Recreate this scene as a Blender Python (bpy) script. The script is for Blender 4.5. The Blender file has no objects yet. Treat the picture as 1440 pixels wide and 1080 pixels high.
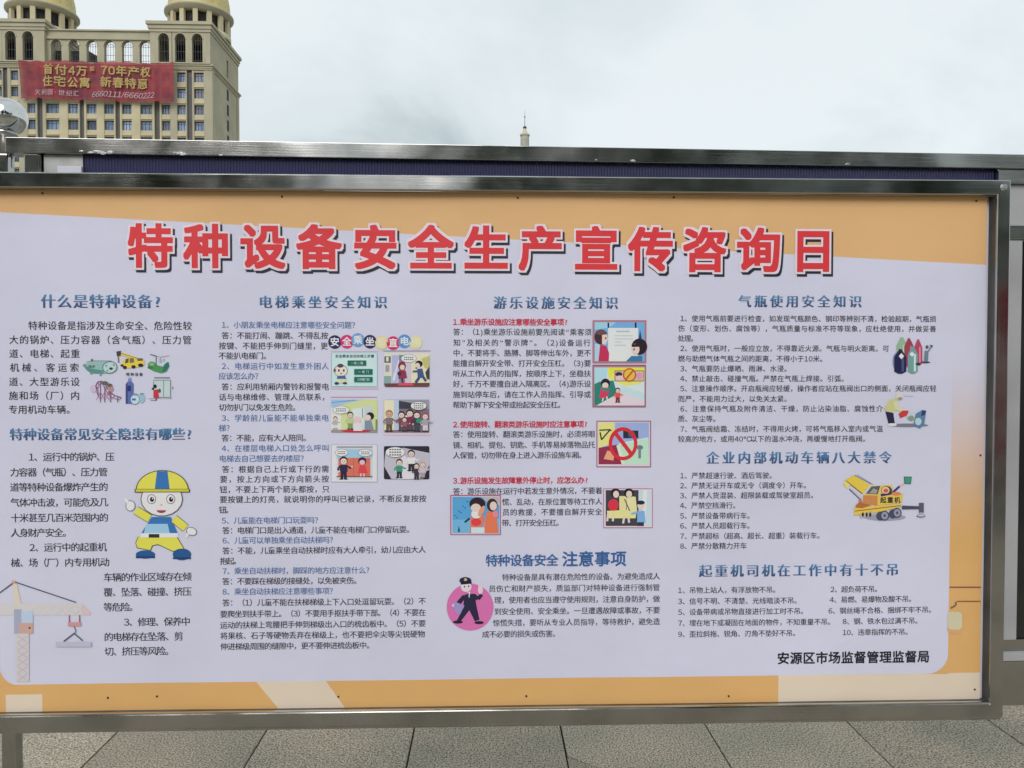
import bpy, bmesh, math, random
import numpy as np
from mathutils import Vector, Matrix
from mathutils.geometry import tessellate_polygon

# ------------------------------------------------------------------ camera
scene = bpy.context.scene
col = scene.collection
F = 1070.0                                   # focal length in photograph pixels (1440 wide)
CAM = np.array([0.005, -1.799, 1.499])
YAW, PIT, ROL = (math.radians(a) for a in (1.78, -1.32, 0.03))
FW = np.array([math.sin(YAW) * math.cos(PIT), math.cos(YAW) * math.cos(PIT), math.sin(PIT)])
_r0 = np.array([math.cos(YAW), -math.sin(YAW), 0.0]); _u0 = np.cross(_r0, FW)
RT = _r0 * math.cos(ROL) + _u0 * math.sin(ROL); UP = -_r0 * math.sin(ROL) + _u0 * math.cos(ROL)
cd = bpy.data.cameras.new('camera'); cam = bpy.data.objects.new('camera', cd); col.objects.link(cam)
cd.sensor_fit = 'HORIZONTAL'; cd.sensor_width = 36.0; cd.lens = 36.0 * F / 1440.0
cd.clip_start = 0.05; cd.clip_end = 6000.0
cam.matrix_world = Matrix(((RT[0], UP[0], -FW[0], CAM[0]), (RT[1], UP[1], -FW[1], CAM[1]),
                           (RT[2], UP[2], -FW[2], CAM[2]), (0, 0, 0, 1)))
scene.camera = cam

# ------------------------------------------------------------------ sky, sun, exposure
SUN_EL, SUN_AZ = math.radians(36), math.radians(196)      # high, behind the photographer, veiled by cloud
world = bpy.data.worlds.new('World'); scene.world = world; world.use_nodes = True
nt = world.node_tree; nt.nodes.clear()
N = nt.nodes.new; L = nt.links.new
out = N('ShaderNodeOutputWorld'); bg = N('ShaderNodeBackground'); bg.inputs['Strength'].default_value = 0.1
sky = N('ShaderNodeTexSky'); sky.sky_type = 'NISHITA'; sky.sun_disc = False
sky.sun_elevation = SUN_EL; sky.sun_rotation = SUN_AZ
tc = N('ShaderNodeTexCoord'); sep = N('ShaderNodeSeparateXYZ'); L(tc.outputs['Generated'], sep.inputs[0])
zz = N('ShaderNodeMath'); zz.operation = 'MAXIMUM'; L(sep.outputs['Z'], zz.inputs[0]); zz.inputs[1].default_value = 0.0
za = N('ShaderNodeMath'); za.operation = 'ADD'; L(zz.outputs[0], za.inputs[0]); za.inputs[1].default_value = 0.22
dx = N('ShaderNodeMath'); dx.operation = 'DIVIDE'; L(sep.outputs['X'], dx.inputs[0]); L(za.outputs[0], dx.inputs[1])
dy = N('ShaderNodeMath'); dy.operation = 'DIVIDE'; L(sep.outputs['Y'], dy.inputs[0]); L(za.outputs[0], dy.inputs[1])
cmb = N('ShaderNodeCombineXYZ'); L(dx.outputs[0], cmb.inputs[0]); L(dy.outputs[0], cmb.inputs[1]); cmb.inputs[2].default_value = 3.7
nz = N('ShaderNodeTexNoise'); nz.inputs['Scale'].default_value = 1.05; nz.inputs['Detail'].default_value = 6
nz.inputs['Roughness'].default_value = 0.55; nz.inputs['Distortion'].default_value = 0.5
L(cmb.outputs[0], nz.inputs['Vector'])
cr = N('ShaderNodeValToRGB'); L(nz.outputs['Fac'], cr.inputs[0])
e = cr.color_ramp.elements
e[0].position = 0.30; e[0].color = (5.3, 6.1, 6.35, 1)
e[1].position = 0.60; e[1].color = (8.6, 9.25, 9.45, 1)
m = cr.color_ramp.elements.new(0.43); m.color = (7.4, 8.2, 8.4, 1)
mx = N('ShaderNodeMix'); mx.data_type = 'RGBA'; mx.inputs[0].default_value = 0.93
L(sky.outputs[0], mx.inputs[6]); L(cr.outputs[0], mx.inputs[7])
L(mx.outputs[2], bg.inputs['Color']); L(bg.outputs[0], out.inputs[0])
sd = bpy.data.lights.new('sun', 'SUN'); sd.energy = 1.5; sd.angle = math.radians(40); sd.color = (1, 0.945, 0.925)
sun = bpy.data.objects.new('sun', sd); col.objects.link(sun)
_sdir = Vector((math.sin(SUN_AZ) * math.cos(SUN_EL), math.cos(SUN_AZ) * math.cos(SUN_EL), math.sin(SUN_EL)))
sun.rotation_euler = _sdir.to_track_quat('Z', 'Y').to_euler(); sun.location = (0, -5, 30)
vs = scene.view_settings; vs.view_transform = 'Standard'; vs.look = 'None'; vs.gamma = 1.0
vs.use_curve_mapping = False; vs.exposure = 0.0

random.seed(7); RNG = np.random.default_rng(7)

# ------------------------------------------------------------------ geometry helpers
def ray(px, py): return FW * F + RT * (px - 720.0) - UP * (py - 540.0)
def U(px, py, Y=0.0):
    d = ray(px, py); t = (Y - CAM[1]) / d[1]; p = CAM + d * t
    return p
def tag(o, label=None, cat=None, group=None, kind=None):
    if label: o['label'] = label
    if cat: o['category'] = cat
    if group: o['group'] = group
    if kind: o['kind'] = kind
    return o
def empty(name, loc=(0, 0, 0), rz=0.0):
    o = bpy.data.objects.new(name, None); col.objects.link(o); o.location = loc; o.rotation_euler[2] = rz
    o.empty_display_size = 0.1
    return o
def link(name, me, parent=None, loc=None):
    o = bpy.data.objects.new(name, me); col.objects.link(o)
    if parent is not None: o.parent = parent
    if loc is not None: o.location = loc
    return o
class MB:
    """collects shapes; build() links them as one mesh object"""
    def __init__(s): s.v = []; s.f = []; s.mi = []; s.sm = []
    def add(s, v, f, mi=0, smooth=False):
        n = len(s.v); s.v += [tuple(p) for p in v]
        for q in f: s.f.append(tuple(i + n for i in q)); s.mi.append(mi); s.sm.append(smooth)
        return s
    def box(s, x0, x1, y0, y1, z0, z1, mi=0):
        v = [(x, y, z) for z in (z0, z1) for y in (y0, y1) for x in (x0, x1)]
        f = [(0, 2, 3, 1), (4, 5, 7, 6), (0, 1, 5, 4), (2, 6, 7, 3), (0, 4, 6, 2), (1, 3, 7, 5)]
        return s.add(v, f, mi)
    def cbox(s, x0, x1, y0, y1, z0, z1, c=0.003, mi=0):
        """box with chamfered edges"""
        bm = bmesh.new(); bmesh.ops.create_cube(bm, size=1)
        for v in bm.verts:
            v.co = ((x0 + x1) / 2 + v.co.x * (x1 - x0), (y0 + y1) / 2 + v.co.y * (y1 - y0), (z0 + z1) / 2 + v.co.z * (z1 - z0))
        bmesh.ops.bevel(bm, geom=bm.edges[:], offset=c, segments=2, affect='EDGES', profile=0.6)
        bm.verts.index_update()
        s.add([v.co[:] for v in bm.verts], [[v.index for v in f.verts] for f in bm.faces], mi); bm.free(); return s
    def lathe(s, prof, cx=0, cy=0, n=32, mi=0, smooth=True, caps=True):
        v = []; f = []
        for r, z in prof:
            for k in range(n):
                a = 2 * math.pi * k / n; v.append((cx + r * math.cos(a), cy + r * math.sin(a), z))
        for i in range(len(prof) - 1):
            for k in range(n):
                k2 = (k + 1) % n; f.append((i * n + k, i * n + k2, (i + 1) * n + k2, (i + 1) * n + k))
        s.add(v, f, mi, smooth)
        if caps:
            s.add([v[k] for k in range(n)], [tuple(reversed(range(n)))], mi)
            s.add([v[(len(prof) - 1) * n + k] for k in range(n)], [tuple(range(n))], mi)
        return s
    def tube(s, p0, p1, r0, r1, n=8, mi=0):
        p0, p1 = Vector(p0), Vector(p1); d = (p1 - p0).normalized()
        a = d.orthogonal().normalized(); b = d.cross(a); v = []
        for p, r in ((p0, r0), (p1, r1)):
            for k in range(n):
                t = 2 * math.pi * k / n; v.append(p + a * (r * math.cos(t)) + b * (r * math.sin(t)))
        f = [(k, (k + 1) % n, n + (k + 1) % n, n + k) for k in range(n)]
        f += [tuple(reversed(range(n))), tuple(range(n, 2 * n))]
        return s.add(v, f, mi, True)
    def mesh(s, name, mats):
        me = bpy.data.meshes.new(name); me.from_pydata(s.v, [], s.f)
        for mm in (mats if isinstance(mats, (list, tuple)) else [mats]): me.materials.append(mm)
        me.polygons.foreach_set('material_index', s.mi); me.polygons.foreach_set('use_smooth', s.sm)
        me.update(); return me
    def build(s, name, mats, parent=None, loc=None): return link(name, s.mesh(name, mats), parent, loc)

# ------------------------------------------------------------------ materials
def s2l(c): return tuple((x / 12.92 if x <= 0.04045 else ((x + 0.055) / 1.055) ** 2.4) for x in (v / 255.0 for v in c))
def mat(name, color, rough=0.6, metal=0.0, spec=0.5):
    mm = bpy.data.materials.new(name); mm.use_nodes = True; b = mm.node_tree.nodes['Principled BSDF']
    b.inputs['Base Color'].default_value = (*color, 1); b.inputs['Roughness'].default_value = rough
    b.inputs['Metallic'].default_value = metal; b.inputs['Specular IOR Level'].default_value = spec
    return mm
def nodes(mm):
    t = mm.node_tree; return t, t.nodes['Principled BSDF'], t.nodes.new, t.links.new
def noisy(mm, scale, c0, c1, detail=4, bump=0.0, lo=0.35, hi=0.65, coord='Object', stretch=(1, 1, 1), dist=0.01, rough=None):
    """colour noise (and a little relief) on a material"""
    t, b, n, l = nodes(mm)
    tcn = n('ShaderNodeTexCoord'); mp = n('ShaderNodeMapping'); mp.inputs['Scale'].default_value = stretch
    l(tcn.outputs[coord], mp.inputs[0])
    nn = n('ShaderNodeTexNoise'); nn.inputs['Scale'].default_value = scale; nn.inputs['Detail'].default_value = detail
    l(mp.outputs[0], nn.inputs['Vector'])
    r = n('ShaderNodeValToRGB'); r.color_ramp.elements[0].position = lo; r.color_ramp.elements[1].position = hi
    r.color_ramp.elements[0].color = (*c0, 1); r.color_ramp.elements[1].color = (*c1, 1)
    l(nn.outputs['Fac'], r.inputs[0]); l(r.outputs[0], b.inputs['Base Color'])
    if rough:
        rr = n('ShaderNodeMapRange'); rr.inputs[3].default_value, rr.inputs[4].default_value = rough
        l(nn.outputs['Fac'], rr.inputs[0]); l(rr.outputs[0], b.inputs['Roughness'])
    if bump:
        bp = n('ShaderNodeBump'); bp.inputs['Strength'].default_value = bump; bp.inputs['Distance'].default_value = dist
        l(nn.outputs['Fac'], bp.inputs['Height']); l(bp.outputs[0], b.inputs['Normal'])
    return mm

def steel(name, base, rough, stretch, wave=0.35):
    mm = mat(name, base, rough, 1.0)
    t, b, n, l = nodes(mm)
    tcn = n('ShaderNodeTexCoord')
    mp = n('ShaderNodeMapping'); mp.inputs['Scale'].default_value = stretch; l(tcn.outputs['Object'], mp.inputs[0])
    n1 = n('ShaderNodeTexNoise'); n1.inputs['Scale'].default_value = 1.0; n1.inputs['Detail'].default_value = 5
    l(mp.outputs[0], n1.inputs['Vector'])                     # brushing
    n2 = n('ShaderNodeTexNoise'); n2.inputs['Scale'].default_value = 9.0; n2.inputs['Detail'].default_value = 4
    l(tcn.outputs['Object'], n2.inputs['Vector'])             # smears, finger marks
    mr = n('ShaderNodeMapRange'); mr.inputs[1].default_value = 0.3; mr.inputs[2].default_value = 0.75
    mr.inputs[3].default_value = rough * 0.7; mr.inputs[4].default_value = rough * 1.9
    l(n2.outputs['Fac'], mr.inputs[0]); l(mr.outputs[0], b.inputs['Roughness'])
    rp = n('ShaderNodeValToRGB'); rp.color_ramp.elements[0].position = 0.3; rp.color_ramp.elements[1].position = 0.7
    rp.color_ramp.elements[0].color = (*[c * 0.78 for c in base], 1); rp.color_ramp.elements[1].color = (*base, 1)
    l(n2.outputs['Fac'], rp.inputs[0]); l(rp.outputs[0], b.inputs['Base Color'])
    n3 = n('ShaderNodeTexNoise'); n3.inputs['Scale'].default_value = 3.2; n3.inputs['Detail'].default_value = 2
    l(tcn.outputs['Object'], n3.inputs['Vector'])             # rolled sheet is never quite flat
    b1 = n('ShaderNodeBump'); b1.inputs['Strength'].default_value = wave; b1.inputs['Distance'].default_value = 0.02
    l(n3.outputs['Fac'], b1.inputs['Height'])
    b2 = n('ShaderNodeBump'); b2.inputs['Strength'].default_value = 0.05; b2.inputs['Distance'].default_value = 0.002
    l(n1.outputs['Fac'], b2.inputs['Height']); l(b1.outputs[0], b2.inputs['Normal']); l(b2.outputs[0], b.inputs['Normal'])
    return mm
STEEL_H = steel('brushed_steel_lengthwise', (0.43, 0.43, 0.415), 0.12, (6, 300, 300), 0.4)
STEEL_V = steel('brushed_steel_upright', (0.43, 0.43, 0.415), 0.12, (300, 300, 6), 0.4)
STEEL_P = steel('polished_steel', (0.68, 0.69, 0.68), 0.05, (20, 20, 20), 0.05)
GALV = noisy(mat('galvanised_sheet', (0.4, 0.4, 0.4), 0.45, 0.6), 14, (0.33, 0.33, 0.33), (0.47, 0.47, 0.46), 5, rough=(0.35, 0.55))
WELD = noisy(mat('weld_scale', (0.6, 0.6, 0.58), 0.4, 0.9), 300, (0.22, 0.22, 0.21), (0.6, 0.6, 0.58), 3, bump=0.6, dist=0.002)
BACKING = noisy(mat('white_backing_board', (0.7, 0.7, 0.78), 0.5), 6, (0.64, 0.64, 0.72), (0.72, 0.72, 0.79), 4)
PANEL = noisy(mat('grey_composite_panel', (0.42, 0.42, 0.43), 0.4), 5, (0.36, 0.36, 0.375), (0.44, 0.44, 0.45), 5)
BLUE = mat('blue_ribbed_sheet', (0.018, 0.018, 0.13), 0.35)
t, b, n, l = nodes(BLUE)
tcn = n('ShaderNodeTexCoord'); wv = n('ShaderNodeTexWave'); wv.inputs['Scale'].default_value = 42; wv.inputs['Distortion'].default_value = 0.8
l(tcn.outputs['Object'], wv.inputs['Vector']); rp = n('ShaderNodeValToRGB')
rp.color_ramp.elements[0].color = (0.006, 0.006, 0.055, 1); rp.color_ramp.elements[1].color = (0.010, 0.010, 0.09, 1)
l(wv.outputs['Fac'], rp.inputs[0]); l(rp.outputs[0], b.inputs['Base Color'])
bp = n('ShaderNodeBump'); bp.inputs['Strength'].default_value = 0.4; bp.inputs['Distance'].default_value = 0.004
l(wv.outputs['Fac'], bp.inputs['Height']); l(bp.outputs[0], b.inputs['Normal'])
STRIPE0 = mat('slot_shade_black', (0.03, 0.03, 0.03), 0.6)
DARKGLASS = mat('dark_display_glass', (0.012, 0.014, 0.015), 0.08, 0, 0.6)
LINER = noisy(mat('dull_inner_liner', (0.07, 0.07, 0.065), 0.5, 0.0), 12, (0.05, 0.05, 0.048), (0.10, 0.098, 0.09), 4, stretch=(1, 1, 1))
PIN = mat('pin_metal', (0.05, 0.04, 0.035), 0.4, 0.6)

# printed sheet: ink colour from the mesh, fine paper relief on top
PRINT = mat('printed_vinyl', (0.7, 0.7, 0.7), 0.42, 0, 0.35)
t, b, n, l = nodes(PRINT)
at = n('ShaderNodeAttribute'); at.attribute_name = 'ink'
tcn = n('ShaderNodeTexCoord'); n1 = n('ShaderNodeTexNoise'); n1.inputs['Scale'].default_value = 2.2; n1.inputs['Detail'].default_value = 6
l(tcn.outputs['Object'], n1.inputs['Vector'])
mr = n('ShaderNodeMapRange'); mr.inputs[1].default_value = 0.3; mr.inputs[2].default_value = 0.7; mr.inputs[3].default_value = 0.90; mr.inputs[4].default_value = 1.0
l(n1.outputs['Fac'], mr.inputs[0])
mm_ = n('ShaderNodeMix'); mm_.data_type = 'RGBA'; mm_.blend_type = 'MULTIPLY'; mm_.inputs[0].default_value = 1.0
l(at.outputs['Color'], mm_.inputs[6]); l(mr.outputs[0], mm_.inputs[7]); l(mm_.outputs[2], b.inputs['Base Color'])
n2 = n('ShaderNodeTexNoise'); n2.inputs['Scale'].default_value = 7; n2.inputs['Detail'].default_value = 3
l(tcn.outputs['Object'], n2.inputs['Vector'])
bp = n('ShaderNodeBump'); bp.inputs['Strength'].default_value = 0.36; bp.inputs['Distance'].default_value = 0.01
l(n2.outputs['Fac'], bp.inputs['Height']); l(bp.outputs[0], b.inputs['Normal'])

# ------------------------------------------------------------------ ground: plaza sheet and granite slabs
def granite(name, dark, light, seedshift):
    mm = mat(name, light, 0.75, 0, 0.3); t, b, n, l = nodes(mm)
    tcn = n('ShaderNodeTexCoord'); g = n('ShaderNodeNewGeometry')
    n1 = n('ShaderNodeTexNoise'); n1.inputs['Scale'].default_value = 150; n1.inputs['Detail'].default_value = 3; n1.inputs['Roughness'].default_value = 0.6
    l(g.outputs['Position'], n1.inputs['Vector'])
    r1 = n('ShaderNodeValToRGB'); ee = r1.color_ramp.elements
    ee[0].position = 0.34; ee[0].color = (*dark, 1); ee[1].position = 0.64; ee[1].color = (*light, 1)
    l(n1.outputs['Fac'], r1.inputs[0])
    n2 = n('ShaderNodeTexNoise'); n2.inputs['Scale'].default_value = 2.0; n2.inputs['Detail'].default_value = 6
    l(g.outputs['Position'], n2.inputs['Vector'])
    r2 = n('ShaderNodeValToRGB'); ee = r2.color_ramp.elements
    ee[0].position = 0.3; ee[0].color = (0.66, 0.69, 0.66, 1); ee[1].position = 0.7; ee[1].color = (1.08, 1.0, 0.92, 1)
    l(n2.outputs['Fac'], r2.inputs[0])
    oi = n('ShaderNodeObjectInfo'); mr = n('ShaderNodeMapRange'); mr.inputs[3].default_value = 0.82; mr.inputs[4].default_value = 1.12
    l(oi.outputs['Random'], mr.inputs[0])
    m1 = n('ShaderNodeMix'); m1.data_type = 'RGBA'; m1.blend_type = 'MULTIPLY'; m1.inputs[0].default_value = 1
    l(r1.outputs[0], m1.inputs[6]); l(r2.outputs[0], m1.inputs[7])
    m2 = n('ShaderNodeMix'); m2.data_type = 'RGBA'; m2.blend_type = 'MULTIPLY'; m2.inputs[0].default_value = 1
    l(m1.outputs[2], m2.inputs[6]); l(mr.outputs[0], m2.inputs[7]); l(m2.outputs[2], b.inputs['Base Color'])
    bp = n('ShaderNodeBump'); bp.inputs['Strength'].default_value = 0.5; bp.inputs['Distance'].default_value = 0.002
    l(n1.outputs['Fac'], bp.inputs['Height']); l(bp.outputs[0], b.inputs['Normal'])
    return mm
GRANITE = granite('bush_hammered_granite', (0.035, 0.03, 0.025), (0.68, 0.61, 0.50), 0)
JOINT = noisy(mat('joint_dirt', (0.03, 0.03, 0.028), 0.9), 40, (0.02, 0.02, 0.018), (0.045, 0.042, 0.038))
ground = MB(); ground.add([(-3000, -3000, -0.03), (3000, -3000, -0.03), (3000, 3000, -0.03), (-3000, 3000, -0.03)], [(0, 1, 2, 3)])
far_g = granite('plaza_granite_far', (0.16, 0.155, 0.145), (0.27, 0.26, 0.24), 1)
go = ground.build('ground', far_g); tag(go, kind='structure')
pave = empty('pavement'); tag(pave, kind='structure')
PITCH, GAP = 0.607, 0.007
px0, py0 = -0.302, -0.35            # one joint corner
bed = MB(); NX, NY = 17, 17
bx0 = px0 - 8 * PITCH; by0 = py0 - 8 * PITCH
bed.box(bx0 - .01, bx0 + NX * PITCH + .01, by0 - .01, by0 + NY * PITCH + .01, -0.029, -0.012)
bed.build('joint_bed', JOINT, pave)
slab_me = MB().cbox(-PITCH / 2 + GAP / 2, PITCH / 2 - GAP / 2, -PITCH / 2 + GAP / 2, PITCH / 2 - GAP / 2, -0.025, 0, 0.0025).mesh('slab', GRANITE)
# one slab is cracked: built as two pieces meeting along the crack
CR0, CR1 = None, None
crack_cell = None
cxp = CAM + ray(803, 1066) * (-CAM[2] / ray(803, 1066)[2]); cxq = CAM + ray(842, 1081) * (-CAM[2] / ray(842, 1081)[2])
for i in range(NX):
    for j in range(NY):
        cx, cy = bx0 + (i + .5) * PITCH, by0 + (j + .5) * PITCH
        dz = random.uniform(-0.0012, 0.0012)
        if abs(cxq[0] - cx) < PITCH / 2 and abs(cxq[1] - cy) < PITCH / 2:
            h = PITCH / 2 - GAP / 2
            k = (cxq[1] - cxp[1]) / (cxq[0] - cxp[0])
            yl = cxp[1] + k * (cx - h - cxp[0]) - cy; xr = cx + (cxp[0] - cx) + (-h - (cxp[1] - cy)) / k - cx
            pts = [(-h, yl), (-h * .62, yl + (-h * -.0) + k * h * .38 + .006), (-h * .2, yl + k * h * .8 - .008), (min(xr, h * .95), -h)]
            lo = [(-h, -h)] + [(p[0] - .0014, p[1] - .0014) for p in reversed(pts)]
            hi = [(p[0] + .0014, p[1] + .0014) for p in pts] + [(h, -h), (h, h), (-h, h)]
            for poly in (lo, hi):
                mb = MB(); nn = len(poly); tri = tessellate_polygon([[Vector((x, y, 0)) for x, y in poly]])
                v = [(x, y, 0) for x, y in poly] + [(x, y, -0.025) for x, y in poly]
                mb.add(v, [tuple(q) for q in tri] + [(a, (a + 1) % nn, nn + (a + 1) % nn, nn + a) for a in range(nn)])
                o = mb.build('slab', GRANITE, pave, (cx, cy, 0))
                bm = bmesh.new(); bm.from_mesh(o.data); bmesh.ops.recalc_face_normals(bm, faces=bm.faces[:]); bm.to_mesh(o.data); bm.free()
            continue
        o = link('slab', slab_me, pave, (cx, cy, dz))
        o.rotation_euler = (random.uniform(-.001, .001), random.uniform(-.001, .001), 0)

# ------------------------------------------------------------------ front board: stainless frame
YF, YBK = -0.024, 0.032
ZB, ZT = float(U(600, 1025, YF)[2]) + .0065, float(U(660, 246.7, YF)[2]); XR = float(U(1418.5, 500, YF)[0]); XL = -XR
RW = XR - float(U(1399.5, 500, YF)[0]) + .001          # face width of the frame section
RWT = ZT - float(U(660, 268.5, YF)[2]); RWB = float(U(800, 996.5, YF)[2]) - ZB
board = empty('notice_board', (0, 0, ZB))
tag(board, 'stainless steel framed notice board carrying the printed safety poster', 'notice board')
def rail(width, length, mitre):
    """mitred hollow-section rail; local d = inward from the outer edge, s along"""
    c = 0.003
    prof = [(0, YBK), (0, YF + c), (c * .3, YF + c * .3), (c, YF), (width - c, YF), (width - c * .3, YF + c * .3), (width, YF + c), (width, YBK)]
    v = []; f = []; n_ = len(prof)
    segs = 40
    for k in range(segs + 1):
        tt = k / segs
        for d, y in prof:
            s = (-length / 2 + d * mitre[0]) * (1 - tt) + (length / 2 - d * mitre[1]) * tt
            v.append((s, y, d))
    for k in range(segs):
        for a in range(n_):
            b_ = (a + 1) % n_; f.append((k * n_ + a, k * n_ + b_, (k + 1) * n_ + b_, (k + 1) * n_ + a))
    f.append(tuple(range(n_))); f.append(tuple(reversed(range(segs * n_, segs * n_ + n_))))
    return v, f
def place_rail(name, width, side, mats):
    W_, H_ = XR - XL, ZT - ZB
    v, f = rail(width, W_ if side in 'tb' else H_, (RW / width, RW / width) if side in 'tb' else (RWB / width, RWT / width))
    o = []
    for s, y, d in v:
        if side == 'b': o.append(((XL + XR) / 2 + s, y, d))
        elif side == 't': o.append(((XL + XR) / 2 + s, y, H_ - d))
        elif side == 'r': o.append((XR - d, y, H_ / 2 + s))
        else: o.append((XL + d, y, H_ / 2 + s))
    mb = MB().add(o, f); ob = mb.build(name, [mats, LINER], board)
    for q in ob.data.polygons:
        if len(q.vertices) == 4 and all(abs(v[i][2] - width) < 1e-6 for i in q.vertices): q.material_index = 1
    bm = bmesh.new(); bm.from_mesh(ob.data); bmesh.ops.recalc_face_normals(bm, faces=bm.faces[:]); bm.to_mesh(ob.data); bm.free()
    return ob
top_r = place_rail('frame_rail', RWT, 't', STEEL_H); bot_r = place_rail('frame_rail', RWB, 'b', STEEL_H)
place_rail('frame_stile', RW, 'r', STEEL_V); place_rail('frame_stile', RW, 'l', STEEL_V)
# bead along the inside edge of the rails, the bright line of the photograph
H_ = ZT - ZB
XI = XR - RW
mb = MB(); mb.cbox(-XI + .001, XI - .001, YF - .0012, YF + .006, RWB + .0002, RWB + .0030, .0008); mb.build('bead', STEEL_P, bot_r)
mb = MB(); mb.cbox(-XI + .001, XI - .001, YF + .004, YF + .010, H_ - RWT - .002, H_ - RWT - .0001, .0006); mb.build('bead', STEEL_P, top_r)
# lower lip below the bottom rail and its end cap
mb = MB(); mb.cbox(XL + .002, XR - .002, YF + .006, YBK - .004, -0.0065, -0.0002, .001); mb.build('lower_lip', STEEL_H, board)
mb = MB(); mb.box(-XI - .02, XI + .02, 0.0055, 0.024, 0.02, H_ - .02); mb.build('backing', BACKING, board)
# weld spots on the mitres
for (wx, wz, sx, sz) in ((XR - .019, H_ - .0175, .010, .009), (XR - .0335, .0335, .0035, .003), (XL + .019, H_ - .0175, .010, .009)):
    mb = MB(); nn = 9
    ring = [(wx + sx * math.cos(2 * math.pi * k / nn) * random.uniform(.75, 1.1), YF - .0006, wz + sz * math.sin(2 * math.pi * k / nn) * random.uniform(.75, 1.1)) for k in range(nn)]
    mb.add(ring + [(wx, YF - .003, wz)], [(k, (k + 1) % nn, nn) for k in range(nn)], 0, True)
    mb.add([(x, YF + .001, z) for x, y, z in ring] + ring, [(k, (k + 1) % nn, nn + (k + 1) % nn, nn + k) for k in range(nn)])
    mb.build('weld', WELD, board)

# ------------------------------------------------------------------ rear bulletin stand (right end a little farther away)
RA = math.radians(1.5)
RO = np.array([-1.15, 0.075, 0.0]); RD = np.array([math.cos(RA), math.sin(RA), 0]); RN = np.array([-math.sin(RA), math.cos(RA), 0])
stand = empty('bulletin_stand', tuple(RO), RA)
tag(stand, 'taller stainless steel bulletin stand with blue header, standing behind the poster board', 'bulletin stand')
def SR(px, py, off=0.0):
    d = ray(px, py); t = np.dot(RO + RN * off - CAM, RN) / np.dot(d, RN); p = CAM + d * t - RO
    return float(np.dot(p, RD)), float(p[2])
s_left = SR(7, 195)[0]; S_END = SR(1440, 600)[0] + 0.75
zt0 = SR(660, 203.7)[1]; zt1 = SR(660, 224.8)[1]
print('beam', zt0, zt1, SR(100, 191.5), SR(1280, 215))
mb = MB().cbox(s_left, S_END, 0, .045, zt1, zt0, .0015); beam = mb.build('top_beam', STEEL_H, stand)
# dents and weld marks along the beam's lower edge
for a, w in ((130, 26), (150, 14), (247, 10), (308, 4), (838, 3), (890, 3), (1195, 3)):
    sx, sz = SR(a, 0)[0], zt1 + .004
    mb = MB()
    for q in range(max(1, int(w / 3))):
        ox = random.uniform(-w, w) * .0016; nn = 7; rr = random.uniform(.0015, .004); oz = random.uniform(-.003, .003)
        ring = [(sx + ox + rr * 2.4 * math.cos(6.283 * k / nn) * random.uniform(.7, 1.2), -.0002, sz + oz + rr * math.sin(6.283 * k / nn) * random.uniform(.6, 1.2)) for k in range(nn)]
        mb.add(ring + [(sx + ox, -.0009, sz + oz)], [(k, (k + 1) % nn, nn) for k in range(nn)], 0, True)
    mb.build('weld', WELD, beam)
# ball post and its leg
ps = SR(1, 163)[0]; pz = SR(1, 163, .02)[1]; br = 0.044
leg_r = SR(8.5, 228)[0]; leg_w = 0.034
mb = MB().cbox(leg_r - leg_w, leg_r, .004, .036, 0.0, zt1 - .001, .004); mb.build('leg', STEEL_V, stand)
mb = MB().cbox(leg_r - leg_w - .02, leg_r + .02, -.016, .07, -0.001, .006, .001); mb.build('foot_plate', STEEL_H, stand)
mb = MB().lathe([(.0165, zt1 - .03), (.0165, pz - br - .006), (.026, pz - br - .002), (.026, pz - br + .006), (.018, pz - br + .012)], ps - .004, .027, 24)
pst = mb.build('ball_post', STEEL_V, stand)
prof = [(br * math.cos(a), pz + br * math.sin(a)) for a in np.linspace(-1.45, 1.5, 24)]
mb = MB().lathe(prof, ps, .027, 40); mb.build('ball', STEEL_P, pst)
# left end: inner post, slotted panel
zlow = 1.60
a0, a1 = SR(31, 225)[0], SR(52, 225)[0]
mb = MB().cbox(a0, a1, .006, .04, zlow, zt1 - .0005, .003); mb.build('inner_post', STEEL_V, stand)
b0, b1 = SR(60, 225, .01)[0], SR(116, 225, .01)[0]
mb = MB().cbox(b0, b1 - .001, .014, .035, zlow, zt1 - .0005, .001); mb.build('header_panel', GALV, stand)
mb = MB().cbox(a1 + .001, b0 - .001, .028, .035, zlow, zt1 - .0005, .001); mb.build('slot_shade', STRIPE0, stand)  # near-black strip put in as the shade of the gap
c0, zc = SR(78, 232); mb = MB().cbox(c0, b1 - .002, .008, .0135, zlow, zc, .001); mb.build('trim_plate', BACKING, stand)
mb = MB().cbox(b0 - .010, b0 - .003, .007, .0138, zlow, zt1 - .003, .001); mb.build('edge_strip', STEEL_V, stand)
# blue ribbed header sheet
d1 = SR(1404, 245)[0]
mb = MB().cbox(b1, d1, .016, .03, zlow, zt1 - .0005, .001); mb.build('blue_sheet', BLUE, stand)
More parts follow.
